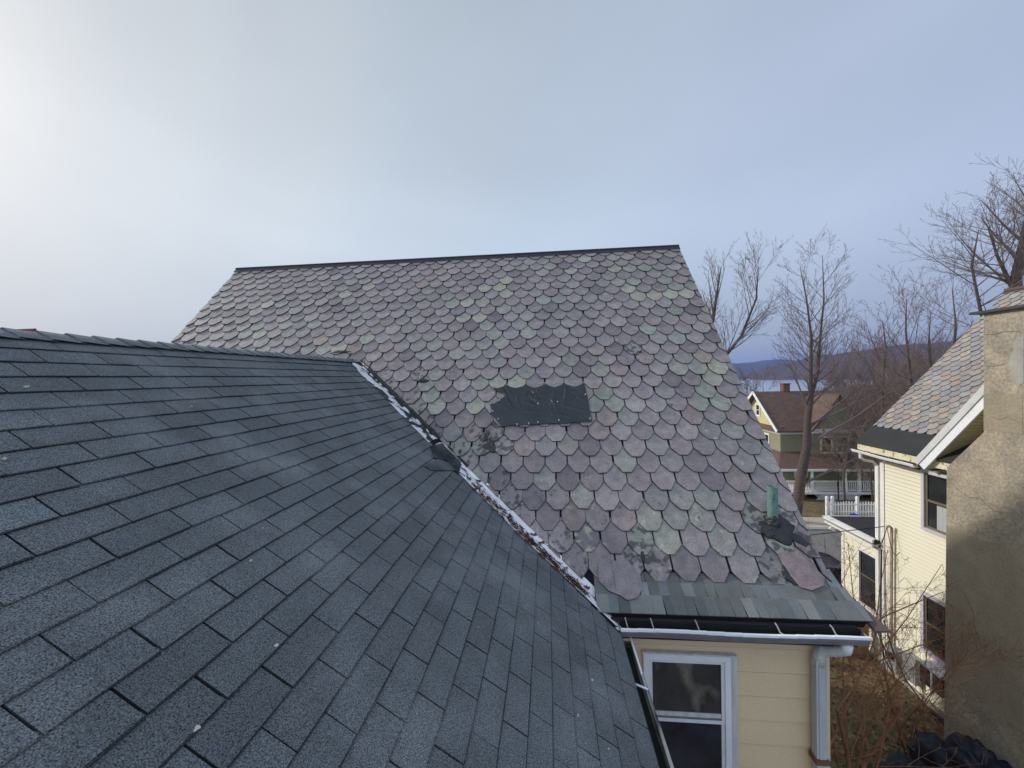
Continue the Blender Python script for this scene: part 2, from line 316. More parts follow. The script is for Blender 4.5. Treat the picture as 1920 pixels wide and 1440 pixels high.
def slate_rows(mb, tails, u0, u1, sw, fr, phase, cols, r, extra=None, special=(), seed=0, wearf=None, hr=1.0):
    for k, v in enumerate(tails):
        head = (tails[k-1] if k else v-.38)-.135*hr; e = v-head; ph = phase[k] if isinstance(phase, list) else phase+(k % 2)*sw/2
        i0 = int((u0-ph)/sw)-2; i1 = int((u1-ph)/sw)+2; x = ph+i0*sw
        for i in range(i0, i1):
            x = ph+i*sw+r.uniform(-.007, .007); wd = sw-.0075-r.random()*.005; d = v+r.uniform(-.010, .010); cc = .114*hr*r.uniform(.86, 1.12); cf = wd*r.uniform(.29, .35)
            hw = wd/2; rot = r.gauss(0, .012)
            if r.random() < .035: d += r.uniform(-.03, .03); rot *= 2.5
            jt = lambda: r.uniform(-.004, .004)
            P = [(-hw, head-.02), (hw, head-.02), (hw, d-cc+jt()), (hw-cf*.46+jt()*.7, d-cc*.50+jt()*.7), (hw-cf+jt(), d+jt()), (-hw+cf+jt(), d+jt()), (-hw+cf*.46+jt()*.7, d-cc*.50+jt()*.7), (-hw, d-cc+jt())]
            P = [(x+a*math.cos(rot)-(b-v)*math.sin(rot), v+(b-v)*math.cos(rot)+a*math.sin(rot)) for a, b in P]
            P = clip(P, 1, 0, u1); P = clip(P, -1, 0, -u0); P = clip(P, 0, -1, -.004)
            if len(P) >= 3 and extra: P = extra(P)
            if len(P) < 3: continue
            lift = .026+r.random()*.009; tl = r.gauss(0, .012)
            c = pick(cols, r); g = 1+r.gauss(0, .055); lw = r.random(); lich = -.12 if lw < .72 else (.0 if lw < .93 else .07); dk = -.06 if r.random() < .85 else .05
            cy = v-.11
            for (su, sv), sc in special:
                if abs(su-x) < sw*.5 and abs(sv-cy) < .115: c = tuple(c[q_]*.42+sc[q_]*.54 for q_ in range(3)); g = 1; lich = .04
            if wearf: lich, dk = wearf(x, cy, lich, dk, r)
            c = (c[0]*g, c[1]*g, c[2]*g)
            hS = lambda a, b, v=v, e=e, lift=lift, tl=tl, x=x: lift+(.004-lift)*max(0, (v-b))/e*.9+tl*(a-x)
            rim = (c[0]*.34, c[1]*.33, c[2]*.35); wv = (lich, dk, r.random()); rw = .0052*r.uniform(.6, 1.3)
            mb.plate(P[::-1], fr, hS, .014, rim, wv, .6)           # dark slate rim: gap shadow and grime painted into the colour
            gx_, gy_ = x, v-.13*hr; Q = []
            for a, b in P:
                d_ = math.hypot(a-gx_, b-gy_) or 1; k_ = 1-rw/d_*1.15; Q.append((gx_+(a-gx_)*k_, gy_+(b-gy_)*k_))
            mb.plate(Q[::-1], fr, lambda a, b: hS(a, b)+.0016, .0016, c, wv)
TAILS = [.391, .594, .80, 1.02, 1.235, 1.45, 1.68, 1.90, 2.11, 2.335, 2.56, 2.785, 2.99, 3.205, 3.425, 3.64, 3.855, 4.07, 4.29, 4.51, 4.735, 4.968, 5.197, 5.427, 5.658, 5.90, 6.15]
TAILS = [.19]+TAILS
iref = TAILS.index(4.968)
PH = [.643+((k-iref) % 2)*.1385+(.004*(k-iref) if k > iref else 0)+(.012*math.sin(k*1.3)) for k in range(len(TAILS))]
def cutA(P):
    cy = sum(p[1] for p in P)/len(P); cx = sum(p[0] for p in P)/len(P); xv = xval(cy)
    if cx < xv-.35 and cx > 2*BRX-xv+.5 and cy > 3.4: return []
    if cx > BRX+.05 and cy > 3.0:    # edge of the valley
        off = .060+.03*noise.noise(V((cx*9, cy*9, 0)))
        # valley line: x = BRX+(BRZ-RZ)/TP + v*SA/TP  -> keep x >= line+off
        return clip(P, -1, SA/TP, -(BRX+(BRZ-RIDGE_Z)/TP+off))
    return P
def wearA(x, y, li, dk, r):
    if y > 5.4 and r.random() < .62: li = r.choice((.06, .10, .14))
    if y > 4.6 and r.random() < .25: li = .03
    if y > 5.3 and r.random() < .3: dk = .10
    for sx, sy, sr in STAINS:
        if (x-sx)**2+(y-sy)**2 < sr*sr: dk = .22
    if y > 3.2 and 0 < x-xval(y) < .28: dk = .16
    return li, dk
mb = MB(); rA = random.Random(21)
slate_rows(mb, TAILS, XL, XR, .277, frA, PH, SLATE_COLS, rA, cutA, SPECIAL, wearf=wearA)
# the stray slate lapping over the shingles at the valley foot
for (pts, c) in (([(1120, 1060), (1148, 1058), (1154, 1104), (1166, 1124), (1140, 1112), (1122, 1092)], (.225, .20, .205)), ([(1146, 1053), (1176, 1053), (1200, 1082), (1202, 1106), (1192, 1126), (1173, 1131), (1154, 1116)], (.235, .205, .212)), ([(1455, 1040), (1495, 1035), (1543, 1085), (1540, 1100), (1515, 1110), (1495, 1104), (1470, 1070)], (.245, .185, .185))):
    mb.plate([uvA(*p) for p in pts][::-1], frA, lambda a, b: .036+max(0, b-6.12)*.42, .012, c, (.04, 0, 0), .38)
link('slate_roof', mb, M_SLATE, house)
mb = MB()   # boarding beneath the slates, both slopes, and rake boards
O, A, B, Nn = frA
mb.face([O+A*u+B*v-Nn*.004 for u, v in ((XL, 0), (XL, 6.2), (XR, 6.2), (XR, 0))])
mb.face([V((XL, 8, RIDGE_Z-.005)), V((XR, 8, RIDGE_Z-.005)), V((XR, 12.2, RIDGE_Z-4.2*1.11)), V((XL, 12.2, RIDGE_Z-4.2*1.11))])
mb.obox(O, A, B, Nn, (XR-.05, XR-.012), (.0, 6.15), (-.16, -.01)); mb.obox(O, A, B, Nn, (XL+.012, XL+.05), (.0, 6.15), (-.16, -.01))
link('roof_deck', mb, M_UNDER, house)
mb = MB(); mb.obox(O, A, B, Nn, (XL-.03, XR+.01), (-.02, .085), (.026, .034)); mb.tube([(XL-.03, 8, RIDGE_Z+.045), (XR+.01, 8, RIDGE_Z+.045)], .026, 8)
mb.obox(V((0, 8, RIDGE_Z)), A, V((0, CA, -SA)), V((0, SA, CA)), (XL-.03, XR+.01), (-.02, .085), (.022, .03))
link('ridge_cap', mb, M_RIDGE, house)

# kicked eave of laminate shingles
KP = math.atan2(2.235-2.063, 3.885-3.573)+.0; K0 = V((0, 3.885, -2.063)); 
frK = (K0+V((0, .05, .045)), V((1, 0, 0)), V((0, -math.cos(KP), -math.sin(KP))), V((0, -math.sin(KP), math.cos(KP))))
mb = MB(); rk = random.Random(5); KL = .40
for k, t in enumerate((.10, .235, KL)):
    t0 = (-.10, .09, .225)[k]; x = .42
    while x < XR+.06:
        wd = rk.uniform(.07, .135); g = rk.choice((.9, 1., 1.1, 1.2, 1.6)); hu = rk.random()
        c = (.128*g, .130*g, .124*g) if hu < .7 else (.145*g, .155*g, .160*g)
        P = [(x, t0), (x+wd, t0), (x+wd+rk.uniform(-.01, .01), t), (x+rk.uniform(-.01, .01), t)]
        right = XR+.045+.07*max(0, (t/KL)); P = clip(P, 1, 0, right)
        if len(P) >= 3: mb.plate(P[::-1], frK, lambda a, b, k=k: .012+.006*k, .012, c)
        x += wd
link('eave_shingles', mb, M_LAMI, house)
mb = MB(); mb.obox(frK[0], frK[1], frK[2], frK[3], (.42, XR+.09), (-.1, KL-.01), (-.10, -.004)); link('eave_soffit', mb, M_UNDER, house)
mb = MB(); mb.raw([V((XR+.045, 3.86, -2.04)), V((XR+.17, 3.58, -2.19)), V((XR+.20, 3.50, -2.225)), V((XR+.10, 3.53, -2.25)), V((XR+.05, 3.86, -2.13)), V((XR+.17, 3.58, -2.23)), V((XR+.19, 3.50, -2.24)), V((XR+.10, 3.53, -2.27))], [(0, 1, 2, 3), (4, 7, 6, 5), (0, 4, 5, 1), (1, 5, 6, 2), (2, 6, 7, 3), (3, 7, 4, 0)])
link('rake_return', mb, M('brown_metal', (.10, .07, .065), .5), house)

# eave gutter of the gable roof
def gutter(name, mb_dir, p0, p1, outv, parent, wd=.115, dp=.085, mat=M_WHITEG, hang=(), lipm=None):
    p0, p1 = V(p0), V(p1); d = (p1-p0); Z = V((0, 0, 1)); g = MB(); lp = MB(); prof = [(0, 0), (0, -dp*.9), (.02, -dp), (wd*.8, -dp), (wd*.97, -dp*.45), (wd, 0)]
    n_ = 14
    for i in range(n_):
        a, b = i/n_, (i+1)/n_; sa = .006*math.sin(a*9), .006*math.sin(b*9)
        for j in range(len(prof)-1):
            q = [p0+d*a+outv*prof[j][0]+Z*(prof[j][1]+sa[0]), p0+d*b+outv*prof[j][0]+Z*(prof[j][1]+sa[1]), p0+d*b+outv*prof[j+1][0]+Z*(prof[j+1][1]+sa[1]), p0+d*a+outv*prof[j+1][0]+Z*(prof[j+1][1]+sa[0])]
            g.face(q)
        lp.obox(p0+d*a+Z*sa[0], d/n_, outv, Z+d*0, (0, 1.004), (wd-.008, wd+.014), (-.012, .008))
    for e in (p0, p1): g.face([e+outv*x+Z*z for x, z in prof])
    go = link(name, g, mat, parent); link('gutter_lip', lp, lipm or mat, go)
    s = MB(); s.obox(p0+Z*(-dp*.62), d, outv, Z, (.004, .996), (.004, wd*.9), (0, .004)); s.obox(p0, d, outv, Z, (.003, .997), (.001, .009), (-dp*.7, .012)); link('gutter_silt', s, M_GUTIN, go)
    for t in hang:
        h = MB(); e = p0+d*t; du = d.normalized()
        h.tube([e+outv*.0+Z*.035, e+outv*.03+Z*.03, e+outv*.06-Z*.012+du*.01, e+outv*(wd-.01)+Z*.0+du*.012], .006, 5); link('hanger', h, M('dull_hanger', (.34, .34, .33), .5, .3, 20), go)
    return go
YG = -1
g1 = gutter('gutter', None, (.60, 3.56, -2.262), (2.66, 3.56, -2.262), V((0, -1, 0)), house, hang=(.03, .14, .33, .66, .88), mat=M('grey_gutter_body', (.20, .19, .20), .55, .3, 5), lipm=M_WHITEG)  # gutter body darker grey than its white lip
mb = MB(); mb.box(.45, 2.64, 3.562, 3.60, -2.42, -2.245); link('fascia', mb, M('dark_fascia', (.03, .028, .03), .8), house)

# siding walls
def wall(name, O, A, B, Nn, shape, expo, mat, parent, lip=.014):
    s = MB(); siding(s, O, A, B, Nn, shape, expo, lip)
    z = min(p[1] for p in shape)
    wl = link(name, s, mat, parent); k_ = MB(); k_.face([O+A*a+B*b-Nn*.012 for a, b in shape]); link('siding_shadow_backing', k_, M_UNDER, wl)  # dark backing added so the siding gaps read as shadow lines
    return wl
XW, YW = 2.50, 3.75; Z = V((0, 0, 1)); X = V((1, 0, 0)); Y = V((0, 1, 0))
H = -2.3-GZ-.05
wall('front_wall', V((.45, YW, GZ+.02)), X, Z, -Y, [(0, 0), (XW-.45, 0), (XW-.45, H), (0, H)], .228, M_SIDE, house)
wall('gable_wall', V((XW, YW, GZ)), Y, Z, X, [(0, 0), (8.5, 0), (8.5, H), (4.25, H+4.6), (0, H)], .228, M_SIDE, house)
wall('wing_wall', V((.40, -3, GZ)), Y, Z, X, [(0, 0), (YW+3, 0), (YW+3, -2.7-GZ), (0, -2.7-GZ)], .228, M_SIDE, house)
mb = MB()   # the unseen rear faces closing the volume
mb.box(XL+.2, XW-.05, YW+.08, 12.0, GZ, -2.5); mb.box(BRX*2-.3, .35, -3, YW+.2, GZ, -2.75)
link('house_core', mb, M_SIDE, house)
mb = MB(); mb.box(XW-.06, XW+.022, YW-.024, YW+.06, GZ, -2.35); link('corner_board', mb, M_SIDE, house)
window(house, V((.853, YW-.016, -3.98)), X, Z, -Y, .792, 1.325, fr=.05, proud=.035, mats=(M('painted_window_frame', (.66, .69, .72), .45, .10, 7), M('grey_white_sash', (.60, .63, .65), .4, .10, 9), M('dark_glass', (.022, .024, .034), .08, .6, 3, spec=.6)), split=.48, sash=.032)
mb = MB(); mb.box(1.646, 1.70, 3.700, YW-.018, -3.98, -2.65); mb.box(.84, 1.70, 3.690, YW-.018, -2.65, -2.635); mb.box(.93, 1.56, 3.716, 3.724, -3.255, -3.215); mb.box(.90, 1.60, 3.722, 3.730, -3.90, -3.80); link('window_casing', mb, M('weathered_casing', (.50, .50, .50), .5, .25, 6, stretch=(3, 3, .4)), house)
mb = MB(); mb.box(.935, 1.555, 3.7255, 3.729, -3.215, -2.745); link('upper_pane_reflection', mb, M('reflection_tinted_pane', (.045, .045, .047), .12, .5, 3, spec=.6, stretch=(1, 1, .5), tint=((.20, .19, .15), 5, .56, .74)), house)  # overlay on the upper pane; pale patches paint a reflection into its colour

# downspout with elbow
mb = MB(); mb.tube([(2.50, 3.49, -2.35), (2.50, 3.50, -2.40), (2.47, 3.56, -2.455), (2.42, 3.63, -2.50), (2.395, 3.665, -2.56), (2.39, 3.67, -2.66)], [.045, .047, .048, .052, .05, .05], 14)
o = link('downspout', mb, M_DIRTY, house, smooth=True)
mb = MB(); mb.box(2.345, 2.435, 3.63, 3.70, -3.50, -2.60); mb.box(2.365, 2.415, 3.625, 3.63, -3.50, -2.62); link('downspout_pipe', mb, M('grey_blue_downspout', (.40, .42, .44), .45, .25, 8, stretch=(1, 1, .15)), o)
mb = MB(); mb.box(2.33, 2.45, 3.615, 3.72, -3.545, -3.505); link('pipe_strap', mb, M('rust', (.15, .07, .04), .8), o)
mb = MB(); mb.box(2.35, 2.43, 3.635, 3.695, GZ, -3.55); link('lower_pipe', mb, M('grey_blue_downspout', (.36, .40, .43)), o)

# ---- grey shingle wing
QT = [.218+.1415*k for k in range(17)]+[2.482+.1505*(k-16) for k in range(17, 31)]
mb = MB(); rB = random.Random(3)
# valley on roof B: the line is shared, so a (=Y) at distance b down the slope
def yval(b): z = BRZ-b*SB; v = (RIDGE_Z-z)/SA; return RIDGE_Y-v*CA
ya, yb = yval(0), yval(1); slope = yb-ya
for k, q in enumerate(QT):
    q0 = (QT[k-1] if k else q-.12)-.03; j0 = 2.581-(k-1)*.1556; n0 = int((-2.6-j0)/.3175)-1; n1 = int((7.6-j0)/.3175)+2
    for n_ in range(n0, n1):
        a0 = j0+n_*.3175; gp = rB.uniform(.006, .0105); a1 = a0+.3175
        if n_ % 3 == 1 and rB.random() < .4: gp = .002
        jj = [rB.uniform(-.0022, .0022) for _ in range(4)]
        P = [(a0+gp/2, q0), (a1-gp/2, q0), (a1-gp/2, q+jj[0]), (a0+.2, q+jj[1]), (a0+.1, q+jj[2]), (a0+gp/2, q+jj[3])]
        P = clip(P, 1, -slope, ya-.235)          # stop short of the valley
        P = clip(P, -1, 0, 2.6)
        if len(P) < 3: continue
        g = 1+rB.gauss(0, .065)+.05*noise.noise(V((a0*.8, q*.8, 4))); hue = rB.random()
        c = (.124*g, .137*g, .143*g) if hue < .8 else ((.127*g, .136*g, .142*g) if hue < .95 else (.120*g, .137*g, .141*g))
        lf = .0105+rB.random()*.0025
        hB = lambda a, b, q=q, lf=lf: lf-.008*max(0, (q-b))/.15-(.0012*(b-(q-.007))/.007 if b > q-.007 else 0)
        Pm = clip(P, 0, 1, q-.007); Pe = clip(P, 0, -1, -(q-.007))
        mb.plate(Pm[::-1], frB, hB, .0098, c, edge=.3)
        if len(Pe) >= 3: mb.plate(Pe[::-1], frB, hB, .005, (c[0]*.30, c[1]*.29, c[2]*.30), edge=.5)     # worn butt edge, painted dark for the course shadow and dirt line
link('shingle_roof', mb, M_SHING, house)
mb = MB(); O, A, B, Nn = frB
mb.face([O+A*a+B*b-Nn*.002 for a, b in ((-2.7, 0), (-2.7, 4.57), (yval(4.57), 4.57), (ya, 0))])
mb.face([O+V((0, -2.7, -.002)), O+V((0, ya+1.2, -.002)), O+V((-3.7, 2.9, -3.7*TP)), O+V((-3.7, -2.7, -3.7*TP))])
mb.obox(O, A, B, Nn, (-2.7, 3.6), (4.53, 4.56), (-.14, -.004))
link('wing_deck', mb, M_UNDER, house)
# hip-and-ridge caps along the wing's ridge
mb = MB(); y = -2.7; rr = random.Random(8)
while y < ya+.18:
    g = 1+rr.gauss(0, .08); c = (.160*g, .180*g, .186*g); y1 = y+.150+.03; prof = []  # cap colour lightened to paint in the light from the zenith
    for i in range(9):
        t = -1+2*i/8; d = .135*t; drop = abs(d)*TP/(1+TP*.12)*.8+.012*math.exp(-(t*3)**2)
        prof.append((d*.86, -drop))
    nn = len(prof); vs = []
    lf0, lf1 = .018, .026
    for yy, lf in ((y, lf1), (y1, lf0-.006)):      # near edge laps over the previous
        for px_, pz in prof: vs.append((BRX+px_, yy+rr.uniform(-.001, .001), BRZ+pz+lf))
    for px_, pz in prof: vs.append((BRX+px_, y+.0005, BRZ+pz+lf1-.010))
    fs = [(i, i+1, nn+i+1, nn+i) for i in range(nn-1)]+[(2*nn+i, 2*nn+i+1, i+1, i) for i in range(nn-1)]
    mb.raw(vs, fs, c); y += .150
link('ridge_shingles', mb, M_SHING, house)
# lichen spots on the shingles
for i, (px, py, s, cc) in enumerate(((468, 1054, .014, (.42, .46, .30)), (516, 1214, .017, (.55, .5, .42)), (365, 1371, .018, (.55, .55, .42)), (1109, 1277, .020, (.5, .62, .45)), (1082, 1344, .013, (.55, .62, .5)), (1139, 1406, .010, (.5, .6, .5)), (491, 993, .008, (.5, .5, .5)), (358, 764, .012, (.5, .55, .55)), (49, 728, .02, (.4, .45, .48)), (896, 1178, .006, (.6, .6, .6)), (1008, 1170, .006, (.6, .6, .6)), (5, 864, .016, (.42, .46, .4)))):
    a, b = uvB(px, py); s_ = MB(); P = blob_poly(a, b, s*.48, s*.38, 14, .7, i); s_.plate(P[::-1], frB, lambda a, b: .0125, .006)
    link('lichen_spot', s_, M('lichen_%s' % ('pale' if cc[0] > .48 else 'green'), cc, .95, .3, 120), house)

# valley flashing
mb = MB(); n_ = 60; rv = random.Random(4); b0, b1 = -.0, 4.60; rows = []
for i in range(n_+1):
    b = b0+(b1-b0)*i/n_; yv = yval(b); wz = .014*noise.noise(V((b*3, 1, 2)))+.006*noise.noise(V((b*14, 1, 2)))
    bw = ((.30+wz) if b > .15 else .16)*(1-.38*max(0, b-3.4))
    p = frB[0]+frB[1]*yv+frB[2]*b; r0 = frB[0]+frB[1]*(yv-bw)+frB[2]*b+frB[3]*.013; r1 = frB[0]+frB[1]*(yv-bw*.55)+frB[2]*b+frB[3]*(.019+.005*noise.noise(V((b*9, 5, 2))))
    v = (RIDGE_Z-p.z)/SA; r2 = p+frA[3]*.010+frB[3]*.004; r3 = frA[0]+frA[1]*(p.x+.10+wz)+frA[2]*v+frA[3]*.012
    rows.append((r0, r1, r2, r3))
for i0, i1, mt_ in ((0, 26, M('flaking_flashing', (.74, .74, .76), .55, .12, 6, bump=.5, bscale=30, tint=((.045, .042, .042), 7, .49, .53))), (27, n_, M('chipped_flashing', (.76, .76, .78), .55, .14, 6, bump=.5, bscale=30, tint=((.07, .055, .045), 9, .60, .64)))):
    mb = MB()
    for i in range(i0, i1):
        for j in range(3): mb.face([rows[i][j], rows[i+1][j], rows[i+1][j+1], rows[i][j+1]])
    link('valley_flashing', mb, mt_, house)
for t0_, t1_ in ((.03, .44), (.47, .55)):     # beads of tar along the slate side
    i0, i1 = int(t0_*n_), int(t1_*n_); mb = MB()
    pts = [(rows[i][2]*.45+rows[i][3]*.55)+V((.012, 0, .004)) for i in range(i0, i1+1)]
    mb.tube(pts, [(.030 if t0_ < .4 else .018)+.020*noise.noise(V((i*.9, 0, 0))) for i in range(i0, i1+1)], 7); link('valley_tar', mb, M_TAR, house)
mb = MB(); rl = random.Random(12)
for i in range(520):
    t = .66+.27*rl.random()**.8 if rl.random() < .85 else .58+.1*rl.random(); i0 = min(n_-1, int(t*n_)); wgt = rl.random()
    c_ = rows[i0][0].lerp(rows[i0][2], wgt*.55)+V((rl.uniform(-.03, .03), rl.uniform(-.05, .03), .006+rl.random()*.022))
    ln = rl.uniform(.02, .10); a = rl.uniform(-.9, .4); dv = (rows[min(n_, i0+1)][0]-rows[i0][0]).normalized(); dv = (dv+V((rl.gauss(0, .35), rl.gauss(0, .35), rl.gauss(0, .12)))).normalized()
    mb.beam(c_-dv*ln/2, c_+dv*ln/2, rl.uniform(.003, .009), .0025, V((rl.gauss(0, .4), rl.gauss(0, .4), 1)))
lv = link('leaf_litter', mb, M_LEAF, None, loc=tuple(rows[45][1])); lv['kind'] = 'stuff'; lv['label'] = 'rust red dead leaves and needles lying in the lower roof valley'; lv['category'] = 'leaves'
# loose shingles slipped below the flashing break
mb = MB()
for pts, hh, g in (([(806, 840), (838, 830), (862, 870), (858, 893), (835, 866), (812, 862)], .030, .42), ([(795, 876), (822, 862), (838, 870), (858, 870), (861, 885), (805, 884)], .024, .95), ([(822, 862), (800, 876), (806, 884), (862, 885), (865, 868), (838, 869)], .016, .85)):
    P = [uvB(*p) for p in pts]; mb.plate(P, frB, lambda a, b, hh=hh: hh, .007, (.085*g, .095*g, .108*g))
link('loose_shingle', mb, M_SHING, house)

# tar repairs on the slates
def tarpatch(name, px, py, rx, ry, seed, hc=.012, h0=.030, amp=.35, rot=0, parent=None, mat=M_TAR):
    u, v = uvA(px, py); t = MB(); lump(t, blob_poly(u, v, rx, ry, 34, amp, seed, rot)[::-1], frA, h0, hc, seed); return link(name, t, mat, parent or house)
tarpatch('tar_repair', 793, 716, .10, .035, 3, .02)
tarpatch('tar_repair', 920, 836, .10, .075, 5, .006, .026, .5, .5); tarpatch('tar_repair', 912, 820, .035, .09, 8, .006, .026, .5, .1)
tarpatch('tar_repair', 864, 850, .035, .03, 9, .006, .024, .8)
tarpatch('tar_repair', 1485, 1083, .075, .13, 11, .008, .034, .4, -.5); 
tarpatch('tar_repair', 1205, 1046, .022, .05, 14, .004, .026, .4); tarpatch('tar_repair', 1200, 662, .03, .012, 16, .01, .026, .6)
tarpatch('tar_repair', 640, 662, .16, .03, 17, .012, .026, .6)
# vent pipe with its tarred collar
vp = V((2.343, 4.275, -1.63)); mb = MB(); n_ = 20; vs = []; fs = []
for z_, r_ in ((-.10, .049), (.10, .049), (.415, .048), (.415, .042), (.25, .041)):
    for j in range(n_): a = 2*math.pi*j/n_; vs.append(vp+V((math.cos(a)*r_, math.sin(a)*r_, z_)))
for k in range(4):
    for j in range(n_): fs.append((k*n_+j, k*n_+(j+1) % n_, (k+1)*n_+(j+1) % n_, (k+1)*n_+j))
fs.append(tuple(range(4*n_, 5*n_))); mb.raw(vs, fs)
vpipe = link('vent_pipe', mb, M_COPPER, house, smooth=False)
mb = MB(); uu, vv = vp.x, (RIDGE_Z-vp.z)/SA
lump(mb, blob_poly(uu+.02, vv+.05, .17, .15, 60, .3, 31)[::-1], frA, .028, .035, 31)
lump(mb, blob_poly(uu+.15, vv+.13, .13, .05, 36, .4, 33, .7)[::-1], frA, .030, .012, 33); lump(mb, blob_poly(uu-.0, vv-.02, .085, .09, 30, .25, 35)[::-1], frA, .034, .07, 35)
link('tar_collar', mb, M_TAR, vpipe)
tarpatch('tar_collar', 1432, 980, .07, .09, 41, .010, .030, .9, 0, vpipe, M('weathered_tar', (.13, .125, .115), .9, .6, 26, bump=1, bscale=60))

# wing gutter running towards the camera
gutter('gutter', None, (.575, 3.50, -2.40), (.575, -2.6, -2.40), V((1, 0, 0)), house, wd=.125, dp=.09, mat=M_GUTG, hang=())
mb = MB(); mb.tube([(.70, 3.56, -2.385), (.70, 3.1, -2.39)], .010, 6); mb.tube([(.60, 2.98, -2.37), (.705, 2.93, -2.375)], .008, 6); mb.tube([(.52, 3.52, -2.30), (.62, 3.50, -2.30)], .012, 6); link('gutter_trim', mb, M_WHITEG, house)
mb = MB(); mb.box(.50, .573, -2.6, 3.52, -2.56, -2.405); link('wing_fascia', mb, M('dark_fascia', (.03, .028, .03)), house)

# ------------------------------------------------------------------ black sheet nailed over missing slates
mb = MB(); nx, ny = 130, 64; rp = random.Random(6); CRS = []
for i in range(34):
    a_ = rp.gauss(1.45, .55) if i < 20 else rp.uniform(-.5, .5); cu, cv = rp.uniform(-.75, .5), (3.60+rp.random()*.25 if i < 20 else rp.uniform(3.7, 4.2)); l_ = rp.uniform(.12, .45)
    CRS.append((cu, cv, cu+math.cos(a_)*l_, cv+abs(math.sin(a_))*l_, rp.uniform(.006, .016), rp.uniform(.008, .020)*rp.choice((1, 1, 1, -.6))))
def crease(u, v):
    h = 0
    for x1, y1, x2, y2, wd, am in CRS:
        dx, dy = x2-x1, y2-y1; t = max(0, min(1, ((u-x1)*dx+(v-y1)*dy)/(dx*dx+dy*dy))); d = math.hypot(u-x1-dx*t, v-y1-dy*t)
        if d < wd*4: h += am*math.exp(-(d/wd)**2)*(1-t*.7)
    return h
grid = []
for j in range(ny+1):
    for i in range(nx+1):
        s, t = i/nx, j/ny
        left = -.79+(.17*math.sin(min(1, t*2.1)*math.pi)**2)*(1 if t < .48 else .0)+.05*t-(.03 if t > .45 and t < .75 else 0)+(.10*max(0, t-.75)/.25)+.025*noise.noise(V((t*9, 3, 1)))
        right = .53+.045*t+.006*noise.noise(V((t*6, 9, 1)))
        u = left+(right-left)*s
        scal = .055*abs(math.sin(math.pi*(u-PH[TAILS.index(3.64)]-.1385)/.277))**1.3
        top = 3.565+scal*1.0+.012*noise.noise(V((u*8, 0, 2))); bot = 4.285-.05*s+.006*noise.noise(V((u*7, 3, 3)))
        v = top+(bot-top)*t
        f1 = noise.noise(V((u*4, v*3, .3))); edge = min(1, min(s, 1-s)*14, (1-t)*10)
        h = .050+edge*(.010*f1+crease(u, v)*1.1)
        grid.append(frA[0]+frA[1]*u+frA[2]*v+frA[3]*h)
mb.raw(grid, [(j*(nx+1)+i, (j+1)*(nx+1)+i, (j+1)*(nx+1)+i+1, j*(nx+1)+i+1) for j in range(ny) for i in range(nx)])
tp = link('plastic_sheet', mb, M_TARP, None, smooth=True, loc=tuple(frA[0]+frA[2]*3.9))
tag(tp, 'wrinkled black plastic sheet nailed over missing slates in the middle of the slate roof', 'tarp')
for (px, py) in ((937, 756), (925, 776), (935, 791), (970, 801), (992, 799), (1009, 797), (1048, 793), (1097, 745), (1106, 790), (1009, 762), (1045, 759), (926, 742)):
    u, v = uvA(px, py); n_ = MB(); P = [(u+.006*math.cos(a*math.pi/4), v+.006*math.sin(a*math.pi/4)) for a in range(8)]; n_.plate(P[::-1], frA, lambda a, b: .078, .04)
    link('nail_head', n_, M_WHITE, tp)

rc_ = random.Random(2)
for px, py in ((1012, 722), (1018, 727), (1040, 722), (1044, 726), (1050, 721), (1052, 728), (1072, 720), (1078, 719), (1074, 724)):
    u, v = uvA(px, py); a_ = rc_.uniform(-.6, .6); P = [(u+x_*math.cos(a_)-y_*math.sin(a_), v+x_*math.sin(a_)+y_*math.cos(a_)) for x_, y_ in ((-.016, -.004), (.016, -.004), (.016, .004), (-.016, .004))]; mb = MB(); mb.plate(P[::-1], frA, lambda a, b: .040, .012)
    link('chalk_mark', mb, M('yellow_chalk', (.50, .47, .28), .9), house)

# ------------------------------------------------------------------ land, lake, hills
def gz(x, y):
    for (ya_, za_), (yb_, zb_) in zip(GP, GP[1:]):
        if y <= yb_: t = max(0, (y-ya_)/(yb_-ya_)); return za_+(zb_-za_)*t
    return GP[-1][1]
GP = [(-60, -8.3), (13.5, -8.3), (16, -8.75), (24, -9.30), (26.5, -9.42), (33, -9.9), (45, -11.5), (90, -18), (250, -36), (700, -56), (3000, -80), (9000, -80)]
mb = MB(); ys = [-60, -20, 0, 6, 10, 13.5, 14.5, 15, 15.5, 16, 18, 20, 22, 24, 25, 26.5, 29, 33, 38, 45, 60, 90, 140, 200, 250, 350, 500, 700, 1200, 3000, 9000]; xs = [-6000, -1500, -300, -80, -30, -10, 0, 3, 6, 9, 12, 16, 20, 25, 30, 40, 60, 100, 200, 500, 1500, 3500, 9000]
vs = [(x, y, gz(x, y)-(.05 if 15.0 <= y <= 24 else 0)+(0 if y < 30 else .3*noise.noise(V((x*.05, y*.05, 0))))) for y in ys for x in xs]; k = len(xs)
mb.raw(vs, [(j*k+i, j*k+i+1, (j+1)*k+i+1, (j+1)*k+i) for j in range(len(ys)-1) for i in range(k-1)])
struct(link('ground', mb, M('leaf_littered_lawn', (.14, .098, .055), .95, .35, 1.2, bump=1, bscale=14, tint=((.10, .10, .045), .5, .48, .66), speck=.5, sscale=9)))
def strip(name, mat, y0, y1, lift, xa=-60, xb=90, n_=30):
    s = MB(); vs = []; q = 6
    for i in range(n_+1):
        x = xa+(xb-xa)*i/n_
        for j in range(q+1): y = y0+(y1-y0)*j/q; vs.append((x, y, gz(x, y)+lift))
    s.raw(vs, [(i*(q+1)+j, (i+1)*(q+1)+j, (i+1)*(q+1)+j+1, i*(q+1)+j+1) for i in range(n_) for j in range(q)]); return struct(link(name, s, mat))
